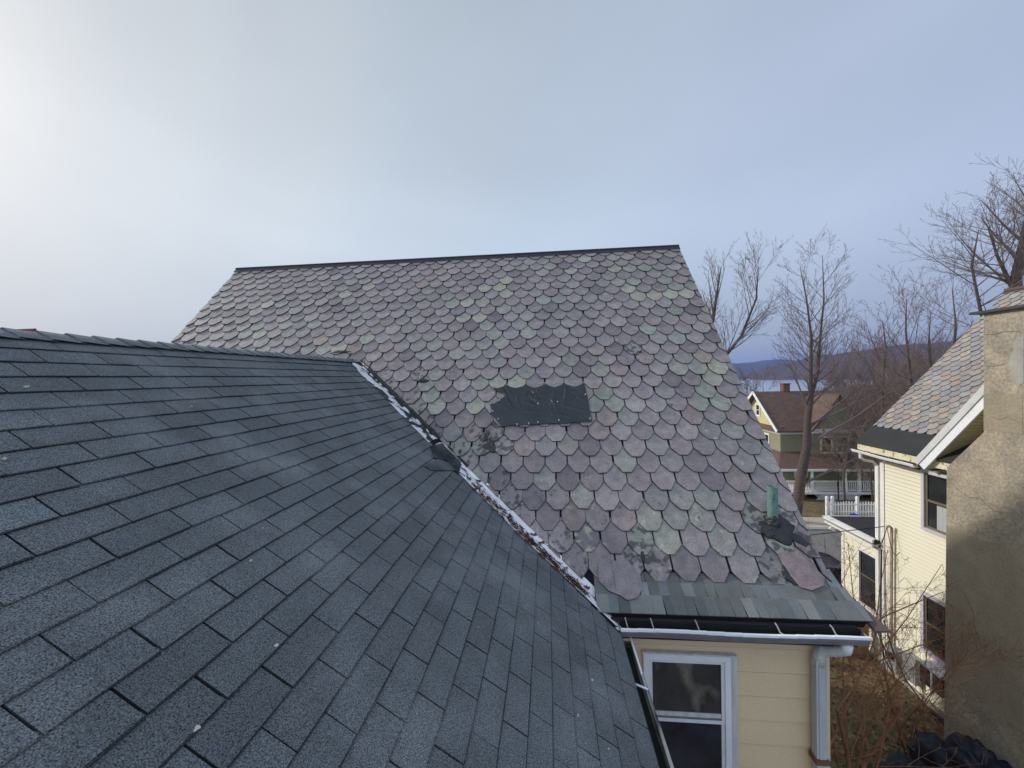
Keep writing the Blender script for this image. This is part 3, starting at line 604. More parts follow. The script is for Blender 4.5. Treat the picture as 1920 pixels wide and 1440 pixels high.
strip('road', M('asphalt', (.16, .155, .15), .9, .12, 1.5, speck=.2, sscale=30), 16.0, 23.6, .004)
strip('pavement', M('concrete_pavement', (.42, .37, .29), .9, .12, 1.0), 24.0, 25.9, .06)
mb = MB(); mb.box(-60, 90, 23.6, 23.8, -9.4, -9.17); mb.box(-60, 90, 15.8, 16.0, -9.0, -8.66); struct(link('kerb', mb, M_CONC))
mb = MB(); mb.face([(-6000, 600, -50), (9000, 600, -50), (9000, 8000, -50), (-6000, 8000, -50)]); struct(link('lake', mb, M('lake_water', (.30, .36, .44), .22, .1, .01, spec=.6)))
def ridge(name, prof, y0, depth, mat, amp, seed, base=-60, nu=240, nv=26):
    s = MB(); vs = []; xa, xb = prof[0][0], prof[-1][0]
    for i in range(nu+1):
        x = xa+(xb-xa)*i/nu
        for (p, q) in zip(prof, prof[1:]):
            if p[0] <= x <= q[0]: t = (x-p[0])/(q[0]-p[0]); t = t*t*(3-2*t); h = p[1]+(q[1]-p[1])*t; yo = p[2]+(q[2]-p[2])*t; break
        for j in range(nv+1):
            t = j/nv; y = yo+depth*t; e = math.sin(min(1, t/.62)*math.pi/2) if t < .62 else math.cos((t-.62)/.38*math.pi/2)
            z = base+(h-base)*e+amp*e*noise.fractal(V((x*.004, y*.004, seed)), 1, 2, 6)+amp*.10*e*noise.fractal(V((x*.05, y*.05, seed)), 1, 2, 3)
            vs.append((x, y, z))
    s.raw(vs, [(i*(nv+1)+j, (i+1)*(nv+1)+j, (i+1)*(nv+1)+j+1, i*(nv+1)+j+1) for i in range(nu) for j in range(nv)]); return struct(link(name, s, mat, smooth=True))
M_HILL = M('wooded_hill', (.060, .042, .036), .95, .5, .02, detail=12, speck=.45, sscale=.12)
M_FAR = M('far_wooded_hill', (.05, .045, .05), .95, .4, .004, detail=12)
# profile entries: x, crest height, shore y
ridge('far_hills', [(-2500, 80, 4300), (1400, 90, 4300), (2000, 105, 4300), (2300, 112, 4300), (2560, 118, 4300), (2850, 140, 4300), (3300, 118, 4300), (4200, 95, 4300), (6500, 60, 4300)], 4300, 1500, M_FAR, 26, 3)
ridge('wooded_hill', [(1180, -51, 2350), (1330, -35, 2150), (1480, 40, 1950), (1700, 95, 1850), (2100, 136, 1800), (2400, 152, 1750), (3400, 170, 1600), (4800, 90, 1500)], 1900, 1000, M_HILL, 16, 8)
mb = MB(); mb.box(1130, 1142, 2300, 2310, -51, -44); mb.raw([(1128, 2298, -44), (1144, 2298, -44), (1144, 2312, -44), (1128, 2312, -44), (1128, 2305, -40), (1144, 2305, -40)], [(0, 1, 5, 4), (2, 3, 4, 5), (0, 4, 3), (1, 2, 5)])
tag(link('boathouse', mb, M_TRIM, loc=(1136, 2305, -51)), 'tiny white building on the far lake shore', 'building')

# ------------------------------------------------------------------ trees
def branch_path(p, d, ln, r, seg, bend, wob, rg):
    pts = [p.copy()]; rad = [r]; dd = d.normalized(); st = ln/seg
    for i in range(seg):
        dd = (dd+V((0, 0, bend))+V((rg.gauss(0, wob), rg.gauss(0, wob), rg.gauss(0, wob)))).normalized(); p = p+dd*st; pts.append(p.copy()); rad.append(r*(1-.82*(i+1)/seg))
    return pts, rad
def grow(mt, mc, pts, rad, lvl, rg, prm, start=.25, side=None):
    L_ = sum((pts[i+1]-pts[i]).length for i in range(len(pts)-1)); n_ = max(2, round(prm['n'][lvl]*min(1, L_/(prm.get('base', L_)*(.5, .5, .26, .14)[lvl])))) if lvl else max(2, round(prm['n'][0]*(1-start)/.7)); k = prm.get('k', (6, 5, 4, 3, 3))
    for j in range(n_):
        t = start+(1-start)*(j+rg.random())/n_; f = t*(len(pts)-1); i = min(int(f), len(pts)-2); fr_ = f-i; p = pts[i].lerp(pts[i+1], fr_); d = (pts[i+1]-pts[i]).normalized()
        ref = d.cross(V((rg.gauss(0, 1), rg.gauss(0, 1), rg.gauss(0, .5))))
        if ref.length < .05: continue
        ref.normalize(); a = R(rg.uniform(*prm['ang'][lvl])); nd = d*math.cos(a)+ref*math.sin(a)
        if side and lvl == 0: nd = (nd+side*.5).normalized()
        ln = (prm.get('base', L_) if lvl == 0 else L_)*rg.uniform(*prm['len'][lvl])*(1.05-.55*t); rr_ = max(prm['rmin'], (rad[i]*(1-fr_)+rad[i+1]*fr_)*rg.uniform(.36, .52))
        seg = 6 if lvl == 0 else (4 if lvl == 1 else 3)
        bp, br = branch_path(p, nd, ln, rr_, seg, prm['bend'][lvl], prm['wob'], rg); br = [max(prm['rmin']*.6, q) for q in br]
        mc.tube(bp, br, k[min(lvl+1, 4)], caps=False)
        if lvl+1 < len(prm['n']): grow(mt, mc, bp, br, lvl+1, rg, prm, .2)
PRM = dict(n=(15, 9, 6, 4), ang=((25, 50), (18, 38), (18, 42), (20, 50)), len=((.38, .62), (.42, .72), (.38, .62), (.35, .6)), bend=(.10, .06, .04, .02), wob=.035, rmin=.0085)
def make_tree(name, base, trunks, prm, seed, label, group=None, start=.3, cat='tree', mt_=M_BARK, mc_=M_TWIG, extra=(), side=None):
    rg = random.Random(seed); b = V(base); root = empty(name, base, label, cat, group); mt, mc = MB(), MB()
    for pts, rad, st in trunks:
        pts = [V(p) for p in pts]; mt.tube(pts, rad, 9, caps=False); grow(mt, mc, pts, rad, 0, rg, prm, st, side)
    for pts, rad in extra:
        pts = [V(p) for p in pts]; mc.tube(pts, rad, 6, caps=False); grow(mt, mc, pts, rad, 1, rg, prm, .25)
    link('trunk', mt, mt_, root, smooth=True); link('crown', mc, mc_, root)
    return root
def T(px, py, Y): return at_y(px, py, Y)
# the tall tree in front of the green house
g = gz(15, 25); b = V((15.0, 25, g))
mainp = dict(PRM); mainp['n'] = (17, 8, 5, 3); mainp['ang'] = ((38, 62), (18, 38), (18, 42), (20, 50)); mainp['bend'] = (.11, .07, .05, .03); mainp['rmin'] = .0085; mainp['base'] = 6.6
low = [([T(1510, 905, 25), T(1545, 888, 24.8), T(1600, 862, 24.4), T(1652, 825, 24)], [.075, .06, .04, .02]), ([T(1516, 838, 25), T(1550, 812, 25), T(1600, 785, 25.3), T(1660, 742, 25.5), T(1720, 700, 25.8)], [.08, .065, .05, .035, .015]),
       ([T(1516, 805, 25), T(1560, 765, 25), T(1610, 730, 24.6), T(1650, 695, 24.4)], [.065, .05, .035, .015]), ([T(1520, 795, 25), T(1555, 780, 24.6), T(1620, 748, 24), T(1690, 715, 23.6)], [.06, .05, .035, .012]), ([T(1514, 765, 25), T(1500, 730, 25), T(1487, 695, 25), T(1458, 668, 25.1)], [.06, .045, .03, .012]),
       ([T(1521, 760, 25), T(1545, 735, 25), T(1580, 705, 25), T(1600, 670, 25)], [.055, .04, .028, .01])]
make_tree('tree', b, [([b, T(1502, 895, 25), T(1513, 835, 25), T(1514, 790, 25), T(1520, 742, 25)], [.30, .27, .225, .19, .17], .97), ([T(1520, 742, 25), T(1520, 690, 25), T(1521, 630, 25), T(1512, 560, 25), T(1500, 500, 25)], [.125, .10, .07, .04, .012], .05),
  ([T(1520, 745, 25.1), T(1533, 700, 25.2), T(1536, 650, 25.2), T(1545, 560, 25.2), T(1542, 478, 25.2)], [.12, .095, .07, .04, .012], .12)], mainp, 5, 'tall bare tree with a forked dark trunk in front of the green house', extra=low)
# tree behind the right rake of the slate roof
tp1 = dict(PRM); tp1['n'] = (16, 9, 5, 2); tp1['rmin'] = .0065; tp1['base'] = 5.8
make_tree('tree', (7.4, 19, gz(0, 19)), [([V((7.4, 19, gz(0, 19))), T(1310, 760, 19), T(1322, 660, 19), T(1338, 590, 19), T(1352, 500, 19)], [.24, .18, .13, .08, .015], .40), ([T(1314, 735, 19), T(1350, 680, 19), T(1390, 630, 19), T(1418, 560, 19), T(1422, 500, 19)], [.10, .085, .06, .04, .012], .2)], tp1, 9,
          'bare reddish tree rising behind the right edge of the slate roof')
# big bare tree behind the neighbour's ridge
bp_ = dict(PRM); bp_['n'] = (15, 9, 5, 2); bp_['base'] = 9.0; bp_['ang'] = ((35, 70), (18, 40), (18, 42), (20, 50)); bp_['bend'] = (.05, .04, .02, .0); bp_['rmin'] = .0075; bp_['len'] = ((.35, .55), (.42, .72), (.38, .62), (.35, .6))
p = T(1915, 720, 22); make_tree('tree', (p.x, 22, gz(0, 22)), [([V((p.x, 22, gz(0, 22))), T(1912, 640, 22), T(1905, 520, 22), T(1925, 420, 22), T(1938, 330, 22)], [.3, .25, .2, .12, .02], .42), ([T(1908, 560, 22), T(1870, 480, 22), T(1850, 420, 22)], [.11, .06, .015], .1), ([T(1915, 690, 22), T(1840, 590, 22), T(1822, 500, 22), T(1835, 430, 22)], [.09, .07, .05, .015], .2), ([T(1912, 600, 22), T(1965, 480, 22), T(1980, 380, 22)], [.14, .09, .02], .1)], bp_, 13,
          'large bare tree spreading above the cream house roof at the right')
# smaller trees between
def small(px, pyt, Y, seed, label, h=None, spread=1, group=None, n0=12, mc_=M_TWIG):
    p = T(px, pyt, Y); g_ = gz(0, Y); pr = dict(PRM); pr['n'] = (n0, 8, 5, 3) if n0 > 8 else (n0, 6, 4, 3); pr['ang'] = ((28, 58), (18, 42), (18, 45), (20, 50)); pr['rmin'] = .00033*Y; rg = random.Random(seed); H_ = p.z-g_
    pr['len'] = ((.36*spread, .56*spread), (.42, .72), (.38, .62), (.35, .6))
    lean = rg.uniform(-.06, .06)*H_; pts = [V((p.x-lean, Y, g_)), V((p.x-lean*.7+rg.uniform(-.2, .2), Y, g_+H_*.3)), V((p.x-lean*.3, Y, g_+H_*.6)), V((p.x+rg.uniform(-.3, .3), Y, g_+H_*.85)), V((p.x, Y, p.z))]
    r_ = H_*.011; pr['base'] = H_*.8; return make_tree('tree', pts[0], [(pts, [r_, r_*.85, r_*.6, r_*.3, r_*.08], .22)], pr, seed, label, group, mc_=mc_)
small(1700, 560, 27, 31, 'thin bare tree in the middle of the thicket, forked top against the sky', n0=14)
small(1745, 585, 24, 32, 'bare tree just left of the neighbour\'s slate roof slope', n0=13)
small(1655, 600, 30, 33, 'bare reddish tree right of the tall forked tree', n0=14, mc_=M('red_twigs', (.15, .085, .08)))
small(1785, 540, 26, 34, 'bare tree showing above the far rake of the cream house', n0=13)
for i, (px, py, Y_) in enumerate(((1600, 655, 42), (1640, 640, 48), (1690, 650, 40), (1725, 640, 46), (1775, 630, 44), (1570, 700, 52), (1665, 680, 36), (1620, 700, 38), (1715, 690, 34), (1755, 665, 37), (1590, 745, 34.5), (1810, 640, 40), (1648, 735, 31), (1695, 740, 30), (1615, 770, 31), (1640, 800, 27.5), (1580, 690, 40), (1635, 690, 33), (1675, 700, 29), (1705, 670, 38), (1740, 690, 31), (1770, 680, 34), (1600, 720, 46), (1660, 720, 50), (1685, 730, 42), (1625, 745, 36), (1720, 715, 52), (1555, 760, 42), (1590, 745, 29.5), (1630, 775, 28.5), (1568, 790, 30.5))):
    small(px, py+34, Y_, 50+i, 'one of the bare brown trees packed on the slope behind the cream house', group='bare trees on the slope', n0=19, spread=1.3, mc_=M_TWIG if i % 3 else M('tan_twigs', (.17, .13, .095)))
for i, (px, py, Y_) in enumerate(((1430, 715, 75), (1408, 722, 85))): small(px, py, Y_, 80+i, ('grey bare tree by the lake left of the red chimney', 'faint bare tree at the roof edge in front of the lake')[i], n0=12, spread=1.2)

# ------------------------------------------------------------------ bare shrubs between the houses
def shrub(px, Y_, seed, nst, hh, label, lean=(0, 0), mat=M_REDTW, thick=.022, gx=None, nn=(5, 4, 3)):
    q = ray(px, 1400); x = q.x*Y_/q.y; g_ = gz(x, Y_); rg = random.Random(seed); root = empty('shrub', (x, Y_, g_), label, 'shrub', 'bare shrubs between the two houses'); mt, mc = MB(), MB()
    pr = dict(n=nn, ang=((20, 55), (25, 60), (30, 60)), len=((.3, .6), (.35, .6), (.4, .6)), bend=(.03, 0, 0), wob=.10, rmin=.0035, k=(6, 5, 4, 3, 3))
    for i in range(nst):
        a = rg.uniform(0, 6.28); d = V((math.cos(a)*.28+lean[0], math.sin(a)*.28+lean[1], 1)); p0 = V((x+rg.uniform(-.15, .15), Y_+rg.uniform(-.15, .15), g_-.05))
        pts, rad = branch_path(p0, d, hh*rg.uniform(.7, 1.1), thick*.62*rg.uniform(.7, 1.2), 8, .01, .07, rg); mt.tube(pts, rad, 6, caps=False); grow(mt, mc, pts, rad, 0, rg, pr, .25)
    link('stem', mt, mat, root, smooth=True); link('twigs', mc, mat, root); return root
shrub(1570, 7.3, 3, 4, 4.0, 'red brown bare shrub closest to the downspout', (.02, .1), thick=.035)
shrub(1615, 8.2, 4, 5, 4.3, 'red brown bare shrub with stems crossing the cream bay window', (.1, .15), thick=.032)
shrub(1690, 9.0, 6, 6, 3.8, 'thin bare shrub against the cream siding near the meter boxes', (.0, .1), thick=.022, nn=(6, 5, 3))
shrub(1735, 8.6, 7, 5, 3.6, 'thin bare shrub in front of the lower window of the cream house', (-.1, .15), thick=.018, nn=(6, 5, 3))
shrub(1535, 12.4, 8, 2, 4.6, 'slender sapling with upright twigs seen over the road', (0, 0), thick=.024, nn=(6, 4, 3))
mb, mc = MB(), MB(); rg = random.Random(77)     # long arching boughs
x0 = at_y(1600, 1330, 7.9); root = empty('shrub', (x0.x, 7.9, GZ), 'arching brown boughs reaching right towards the cream house', 'shrub', 'bare shrubs between the two houses')
prb = dict(n=(5, 4, 3), ang=((25, 60), (30, 60), (30, 60)), len=((.25, .45), (.35, .6), (.4, .6)), bend=(.02, 0, 0), wob=.1, rmin=.0035, k=(6, 5, 4, 3, 3))
for pp in ([(1545, 1290), (1600, 1262), (1660, 1235), (1720, 1212), (1770, 1195)], [(1560, 1245), (1610, 1190), (1660, 1155), (1730, 1125), (1768, 1110)], [(1570, 1330), (1620, 1260), (1665, 1205), (1700, 1160), (1765, 1060)], [(1555, 1400), (1600, 1300), (1640, 1200), (1650, 1100), (1665, 1030)], [(1690, 1330), (1672, 1250), (1640, 1170), (1600, 1120), (1590, 1020)]):
    pts = [at_y(a, b_, 7.6+.25*i) for i, (a, b_) in enumerate(pp)]; mb.tube(pts, [.019, .016, .012, .009, .005], 6, caps=False); grow(mb, mc, pts, [.019, .016, .012, .009, .005], 0, rg, prb, .1)
mb.tube([V((x0.x, 7.9, GZ)), V((x0.x-.2, 7.8, GZ+1.0)), at_y(1570, 1330, 7.6)], [.05, .04, .03], 7); mb.tube([V((x0.x, 7.9, GZ)), V((x0.x+.3, 8, GZ+.6)), at_y(1690, 1330, 7.6)], [.04, .03, .025], 7); mb.tube([V((x0.x, 7.9, GZ)), V((x0.x-.4, 7.7, GZ+.7)), at_y(1545, 1290, 7.6)], [.04, .03, .025], 7)
link('stem', mb, M_REDTW, root); link('twigs', mc, M_REDTW, root)

# ------------------------------------------------------------------ cream neighbour house
NW = 9.2; nb = empty('house', (11, 10.5, GZ), 'cream sided house at the right with a multicoloured slate roof and a tall stucco chimney', 'house')
wall('side_wall', V((NW, 11.52, GZ)), -Y, Z, -X, [(0, .12), (8.5, .12), (8.5, 5.75), (0, 5.75)], .1, M_CREAM, nb, .010)
wall('rear_wall', V((NW, 11.52, GZ)), X, Z, Y, [(0, .12), (7, .12), (7, 5.75), (0, 5.75)], .1, M_CREAM, nb, .010)
mb = MB(); mb.box(NW+.01, 16, 3, 11.5, GZ-.4, GZ+.12); mb.box(NW+.0, NW+.06, 11.5, 13.0, GZ-.4, GZ+.1); mb.box(NW-.05, NW+.02, 3, 13.0, GZ-.1, GZ+.09); link('foundation', mb, M_CONC, nb)
mb = MB(); mb.box(NW-.035, NW+.03, 11.43, 11.56, GZ, -2.6); link('corner_board', mb, M_TRIM, nb)
frN = (V((12.7, 0, 2.06)), V((0, -1, 0)), V((-math.cos(R(47)), 0, -math.sin(R(47)))), V((-math.sin(R(47)), 0, math.cos(R(47)))))
NCOL = [((.285, .235, .220), 20), ((.310, .255, .215), 12), ((.235, .228, .232), 22), ((.275, .268, .255), 16), ((.290, .215, .200), 8), ((.310, .285, .240), 8), ((.250, .235, .230), 14)]
mb = MB(); tl = [.18+.175*i for i in range(30)]; tl = [t for t in tl if t < 5.25]
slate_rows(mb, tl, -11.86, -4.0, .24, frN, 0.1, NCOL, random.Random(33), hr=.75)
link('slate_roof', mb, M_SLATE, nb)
mb = MB(); O, A, B, Nn = frN; mb.face([O+A*a+B*b-Nn*.005 for a, b in ((-11.86, 0), (-4, 0), (-4, 5.25), (-11.86, 5.25))]); mb.face([(12.7, 3.9, 2.05), (12.7, 11.86, 2.05), (16.6, 11.86, -2.1), (16.6, 3.9, -2.1)])
mb.obox(O, A, B, Nn, (-11.86, -11.80), (0, 5.6), (-.16, -.006)); link('roof_deck', mb, M_UNDER, nb)
mb = MB(); mb.obox(O, A, B, Nn, (-11.88, -4), (5.06, 5.72), (.026, .034)); link('eave_membrane', mb, M_MEMB, nb)
mb = MB(); mb.box(12.62, 12.78, 4, 11.88, 2.06, 2.13); mb.obox(O, A, B, Nn, (-11.88, -4), (-.02, .12), (.03, .04)); link('ridge_cap', mb, M('brown_ridge', (.10, .07, .065), .6), nb)
mb = MB(); siding(mb, V((NW-.0, 11.5, -3.0)), X, Z, Y, [(0, 0), (7, 0), (3.5, 4.9)], .1, .01); link('rear_gable', mb, M_CREAM, nb)
# eave board, gutter
mb = MB(); mb.box(8.84, 8.88, 4, 11.88, -2.30, -2.14); mb.box(8.88, NW, 10.0, 11.8, -2.32, -2.30); link('eave_board', mb, M('peeling_cream_paint', (.66, .62, .42), .8, .15, 5, tint=((.30, .20, .14), 11, .6, .66)), nb)
gutter('gutter', None, (8.83, 11.95, -2.30), (8.83, 10.05, -2.33), V((-1, 0, 0)), nb, wd=.11, dp=.07, mat=M_WHITE, hang=(.25, .6, .8))
mb = MB(); mb.tube([(8.78, 11.7, -2.36), (8.80, 11.72, -2.5), (8.92, 11.75, -2.58), (9.1, 11.7, -2.62), (9.14, 11.62, -2.7)], .04, 10); mb.box(9.12, 9.19, 11.56, 11.66, GZ+.1, -2.7); link('downspout', mb, M_TRIM, nb)
# cross gable facing the camera's side, its rake, soffit and roof
CGX = 8.75; ap = V((CGX, 7.55, .83)); ft = V((CGX, 9.99, -2.20)); ft2 = V((CGX, 5.11, -2.20))
sl = (ft-ap).normalized(); nrmv = V((0, -sl.z, sl.y)); nrmv = nrmv if nrmv.z > 0 else -nrmv; ln = (ft-ap).length
mb = MB(); mb.obox(ap, sl, X, nrmv, (-.02, ln+.02), (0, 3.9), (-.03, .0)); sl2 = V((0, -sl.y, sl.z)); nr2 = V((0, -nrmv.y, nrmv.z)); mb.obox(ap, sl2, X, nr2, (-.02, ln+.02), (0, 3.9), (-.03, .0)); link('gable_roof', mb, M_UNDER, nb)
mb = MB(); mb.obox(ap, sl, X, nrmv, (-.02, ln+.04), (-.045, -.004), (-.10, .03)); mb.obox(ap, sl2, X, nr2, (-.02, ln+.04), (-.045, -.004), (-.10, .03)); link('rake_board', mb, M('grey_white_rake', (.56, .57, .56), .5), nb)
mb = MB(); mb.obox(ap, sl, X, nrmv, (-.02, ln+.02), (-.02, .02), (-.26, -.10)); mb.obox(ap, sl2, X, nr2, (-.02, ln+.02), (-.02, .02), (-.26, -.10)); link('rake_fascia', mb, M_WHITE, nb)
mb = MB(); k = 0; t = .0
while t < ln: mb.obox(ap, sl, X, nrmv, (t, t+.085), (.02, .44), (-.25+.0*k, -.235)); t += .098; k += 1
mb.obox(ap, sl, X, nrmv, (0, ln), (.02, .44), (-.232, -.225)); link('soffit', mb, M('cream_soffit', (.52, .48, .30), .7, .1), nb)
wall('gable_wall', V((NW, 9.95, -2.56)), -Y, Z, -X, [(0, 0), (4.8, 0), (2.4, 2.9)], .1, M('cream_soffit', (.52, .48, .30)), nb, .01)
mb = MB(); mb.box(8.98, NW+.0, 8.9, 9.98, -2.53, -2.46); link('window_head', mb, M('grey_white_rake', (.56, .57, .56)), nb)
LAV = M('lavender_grey_casing', (.52, .48, .55), .6, .1)
window(nb, V((NW-.012, 10.33, -3.98)), -Y, Z, -X, .98, 1.50, fr=.07, proud=.06, mats=(LAV, M_BROWNF, M_GLASS), split=.50, sash=.055, curtain=True)
window(nb, V((NW-.012, 10.36, -7.02)), -Y, Z, -X, 1.0, 1.50, fr=.08, proud=.06, mats=(LAV, M_BROWNF, M_GLASS), split=.5, sash=.04)
# window air conditioner
ac = empty('air_conditioner', (8.95, 9.75, -7.6), 'white topped air conditioner sticking out below the lower window of the cream house', 'air conditioner')
mb = MB(); mb.box(8.82, 9.17, 9.50, 10.02, -7.55, -7.12); link('case', mb, M('brown_grille', (.09, .05, .05), .7, .3, 30), ac)
mb = MB(); mb.box(8.80, 9.17, 9.48, 10.04, -7.12, -7.07); mb.box(8.80, 8.84, 9.70, 9.75, -7.6, -7.12); link('cover', mb, M_WHITE, ac)
# single storey bay with flat roof
wall('bay_wall', V((NW, 12.97, GZ)), -Y, Z, -X, [(0, .1), (1.42, .1), (1.42, 3.42), (0, 3.42)], .1, M_CREAM, nb, .009)
wall('bay_rear_wall', V((NW, 12.97, GZ)), X, Z, Y, [(0, .1), (4, .1), (4, 3.42), (0, 3.42)], .1, M_CREAM, nb, .009)
mb = MB(); mb.box(NW-.03, NW+.04, 12.90, 13.0, GZ+.1, -4.92); mb.box(NW-.03, NW+.0, 11.56, 11.63, GZ+.1, -4.95); link('bay_trim', mb, M_TRIM, nb)
mb = MB(); mb.box(8.98, 13.2, 11.56, 13.42, -4.90, -4.80); link('bay_roof', mb, M_MEMB, nb)
mb = MB(); mb.box(8.93, 8.978, 11.52, 13.44, -4.86, -4.78); mb.box(9.0, 9.10, 11.58, 13.42, -4.795, -4.775); mb.box(8.95, 9.18, 11.56, 13.4, -4.99, -4.93); mb.box(8.93, 13.2, 13.422, 13.46, -4.86, -4.78); link('bay_edge', mb, M_TRIM, nb)
window(nb, V((NW-.012, 12.32, -6.98)), -Y, Z, -X, .70, 1.66, fr=.055, proud=.05, mats=(M_WHITE, M_BROWNF, M_GLASS), split=.45, sash=.03)
mb = MB(); mb.tube([(8.9, 13.1, -5.05), (9.02, 13.05, -5.12)], .05, 10); lamp = link('flood_lamp', mb, M_TRIM, nb)
# stucco chimney
cx0, cx1 = 8.4, 9.25; c_lo = (7.6, 8.93); c_up = (7.6, 8.235)
mb = MB(); prof = [(c_lo[0], GZ-.1), (c_lo[1]+.08, GZ-.1), (c_lo[1], -2.12), (c_up[1], -1.27), (c_up[1], 1.02), (c_up[0], 1.02)]
nyc = len(prof); vs = [V((cx0, y_, z_)) for y_, z_ in prof]+[V((cx1, y_, z_)) for y_, z_ in prof]
mb.raw(vs, [tuple(range(nyc))[::-1], tuple(range(nyc, 2*nyc))]+[(i, (i+1) % nyc, nyc+(i+1) % nyc, nyc+i) for i in range(nyc)])
# trowelled stucco patches stand a few millimetres proud
ch = link('chimney', mb, M_STUCCO, nb)
mb = MB(); fc = (V((cx0, 0, 0)), V((0, 1, 0)), Z, -X)
mb.plate([(7.62, -1.22), (8.234, -1.22), (8.234, -.52), (7.62, -.50)][::-1], fc, lambda a, b: .006, .006)
link('render_patch', mb, M('grey_render', (.285, .245, .18), .9, .16, 2.5, bump=1.0, bscale=22, speck=.12, sscale=30), ch)
mb = MB(); mb.plate([(7.605, -6.6), (8.95, -6.6), (8.94, -3.35), (8.5, -3.45), (7.605, -3.25)][::-1], fc, lambda a, b: .005, .005)
link('render_patch', mb, M('grey_render', (.285, .245, .18), .9, .16, 2.5, bump=1.0, bscale=22, speck=.12, sscale=30), ch)
mb = MB(); mb.plate([(7.605, -.30), (7.68, -.36), (7.74, -.28), (7.80, -.22), (7.79, -.08), (7.83, .04), (7.80, .18), (7.75, .30), (7.76, .42), (7.70, .50), (7.605, .52)][::-1], fc, lambda a, b: .007, .007); link('cement_patch', mb, M('cement', (.32, .30, .265), .9, .2, 4), ch)
mb = MB(); mb.obox(V((8.30, 7.5, 1.02)), X, Y, Z, (0, 1.0), (0, .90), (0, .05)); link('chimney_cap', mb, M('slate_cap', (.05, .045, .05), .6, .2), ch)
for pts in ([(8.1, -.95), (7.95, -1.0), (7.85, -.93), (7.66, -1.02)], [(8.75, -2.5), (8.5, -2.62), (8.3, -2.58), (8.05, -2.75), (7.9, -2.72)], [(8.22, .62), (8.05, .60), (7.9, .64), (7.65, .61)], [(8.22, .02), (8.1, .0), (7.9, .03)], [(8.6, -4.6), (8.42, -4.9), (8.40, -5.2), (8.28, -5.5)]):
    q_ = MB()
    for (a1, b1), (a2, b2) in zip(pts, pts[1:]): q_.beam((cx0-.007, a1, b1), (cx0-.007, a2, b2), .004, .005, V((1, 0, 0)))
    link('crack', q_, M('crack', (.12, .10, .08), .95), ch)
# meter boxes and conduit
ut = empty('electric_meter', (9.1, 11.0, GZ), 'grey electric meter boxes and conduit with looping cables on the cream wall', 'electric meter')
mb = MB(); p0 = at_x(1671, 1245, 9.12); p1 = at_x(1672, 990, 9.12); mb.tube([p0, p1, p1+V((-.06, 0, .06)), p1+V((-.12, 0, .02))], .032, 10); link('conduit', mb, M('galvanised_conduit', (.36, .30, .28), .6), ut)
mb = MB(); mb.box(8.98, 9.18, 10.85, 11.15, -8.05, -7.45); link('meter_box', mb, M_METG, ut); mb = MB(); mb.box(9.0, 9.18, 10.35, 10.7, -7.95, -7.3); mb.box(8.99, 9.0, 10.39, 10.66, -7.9, -7.6); link('panel_box', mb, M_METG, ut); mb = MB(); mb.tube([(8.90, 11.0, -7.65), (8.985, 11.0, -7.65)], .09, 16); link('meter_dial', mb, M_GLASS, ut)
mb = MB()
for k, (a, b_) in enumerate((((-.12, 0, .02), (-.1, .45, -.35)), ((-.12, 0, .02), (-.1, .5, -.6)), ((-.12, 0, .02), (-.1, -.35, -.5)))):
    q0 = p1+V(a); q1 = p1+V(b_); mb.tube([q0.lerp(q1, t)+V((0, 0, -.35*math.sin(t*math.pi))) for t in [i/8 for i in range(9)]], .008, 5)
mb.tube([V((9.12, 11.45, -5.0)), V((9.1, 11.45, -6.2)), V((9.05, 11.40, -7.4)), V((8.98, 11.2, -7.9)), V((8.95, 10.9, -8.1))], .016, 6); mb.tube([V((9.05, 11.3, -6.9)), V((8.95, 10.9, -7.5)), V((8.9, 10.5, -7.9)), V((8.9, 10, -8.15)), V((8.9, 9.4, -8.2))], .018, 6); link('cable', mb, M_RUB, ut)
mb = MB(); q0 = p1+V((-.1, .1, 0)); q1 = V((-30, 20.5, -3.4)); q1 = at_y(1380, 1008, 12.6); far = q0+(q1-q0)*4; mb.tube([q0.lerp(far, i/24)+V((0, 0, -.25*math.sin(i/24*math.pi))) for i in range(25)], .012, 5); tag(link('utility_cable', mb, M_RUB, loc=tuple(q0)), 'black overhead cable running level from the cream house towards the left', 'cable')
# fence board and odds and ends
mb = MB(); p = at_x(1630, 1220, 8.4); bx = []
for i in range(7): mb.box(p.x-.35+i*.155, p.x-.35+i*.155+.145, 11.9, 11.93, GZ, -7.05-.02*(i % 2))
mb.box(p.x-.35, p.x+.74, 11.93, 11.97, -7.5, -7.4); tag(link('board_fence', mb, M_PLY, loc=(p.x, 11.9, GZ)), 'short ochre board fence beside the cream bay', 'fence')
mb = MB()
for i in range(18):
    a = i/18*6.283
mb.raw([V((7.4, 11.6, GZ))+V((math.cos(a)*r_, math.sin(a)*r_, z_)) for r_, z_ in ((.15, 0), (.19, .42), (.17, .42), (.14, .05)) for a in [i/14*6.283 for i in range(14)]], [(k*14+i, k*14+(i+1) % 14, (k+1)*14+(i+1) % 14, (k+1)*14+i) for k in range(3) for i in range(14)]+[tuple(range(42, 56))])
o = link('bucket', mb, M_RED, loc=(7.4, 11.6, GZ)); tag(o, 'orange red bucket standing behind the downspout of the tan house', 'bucket')
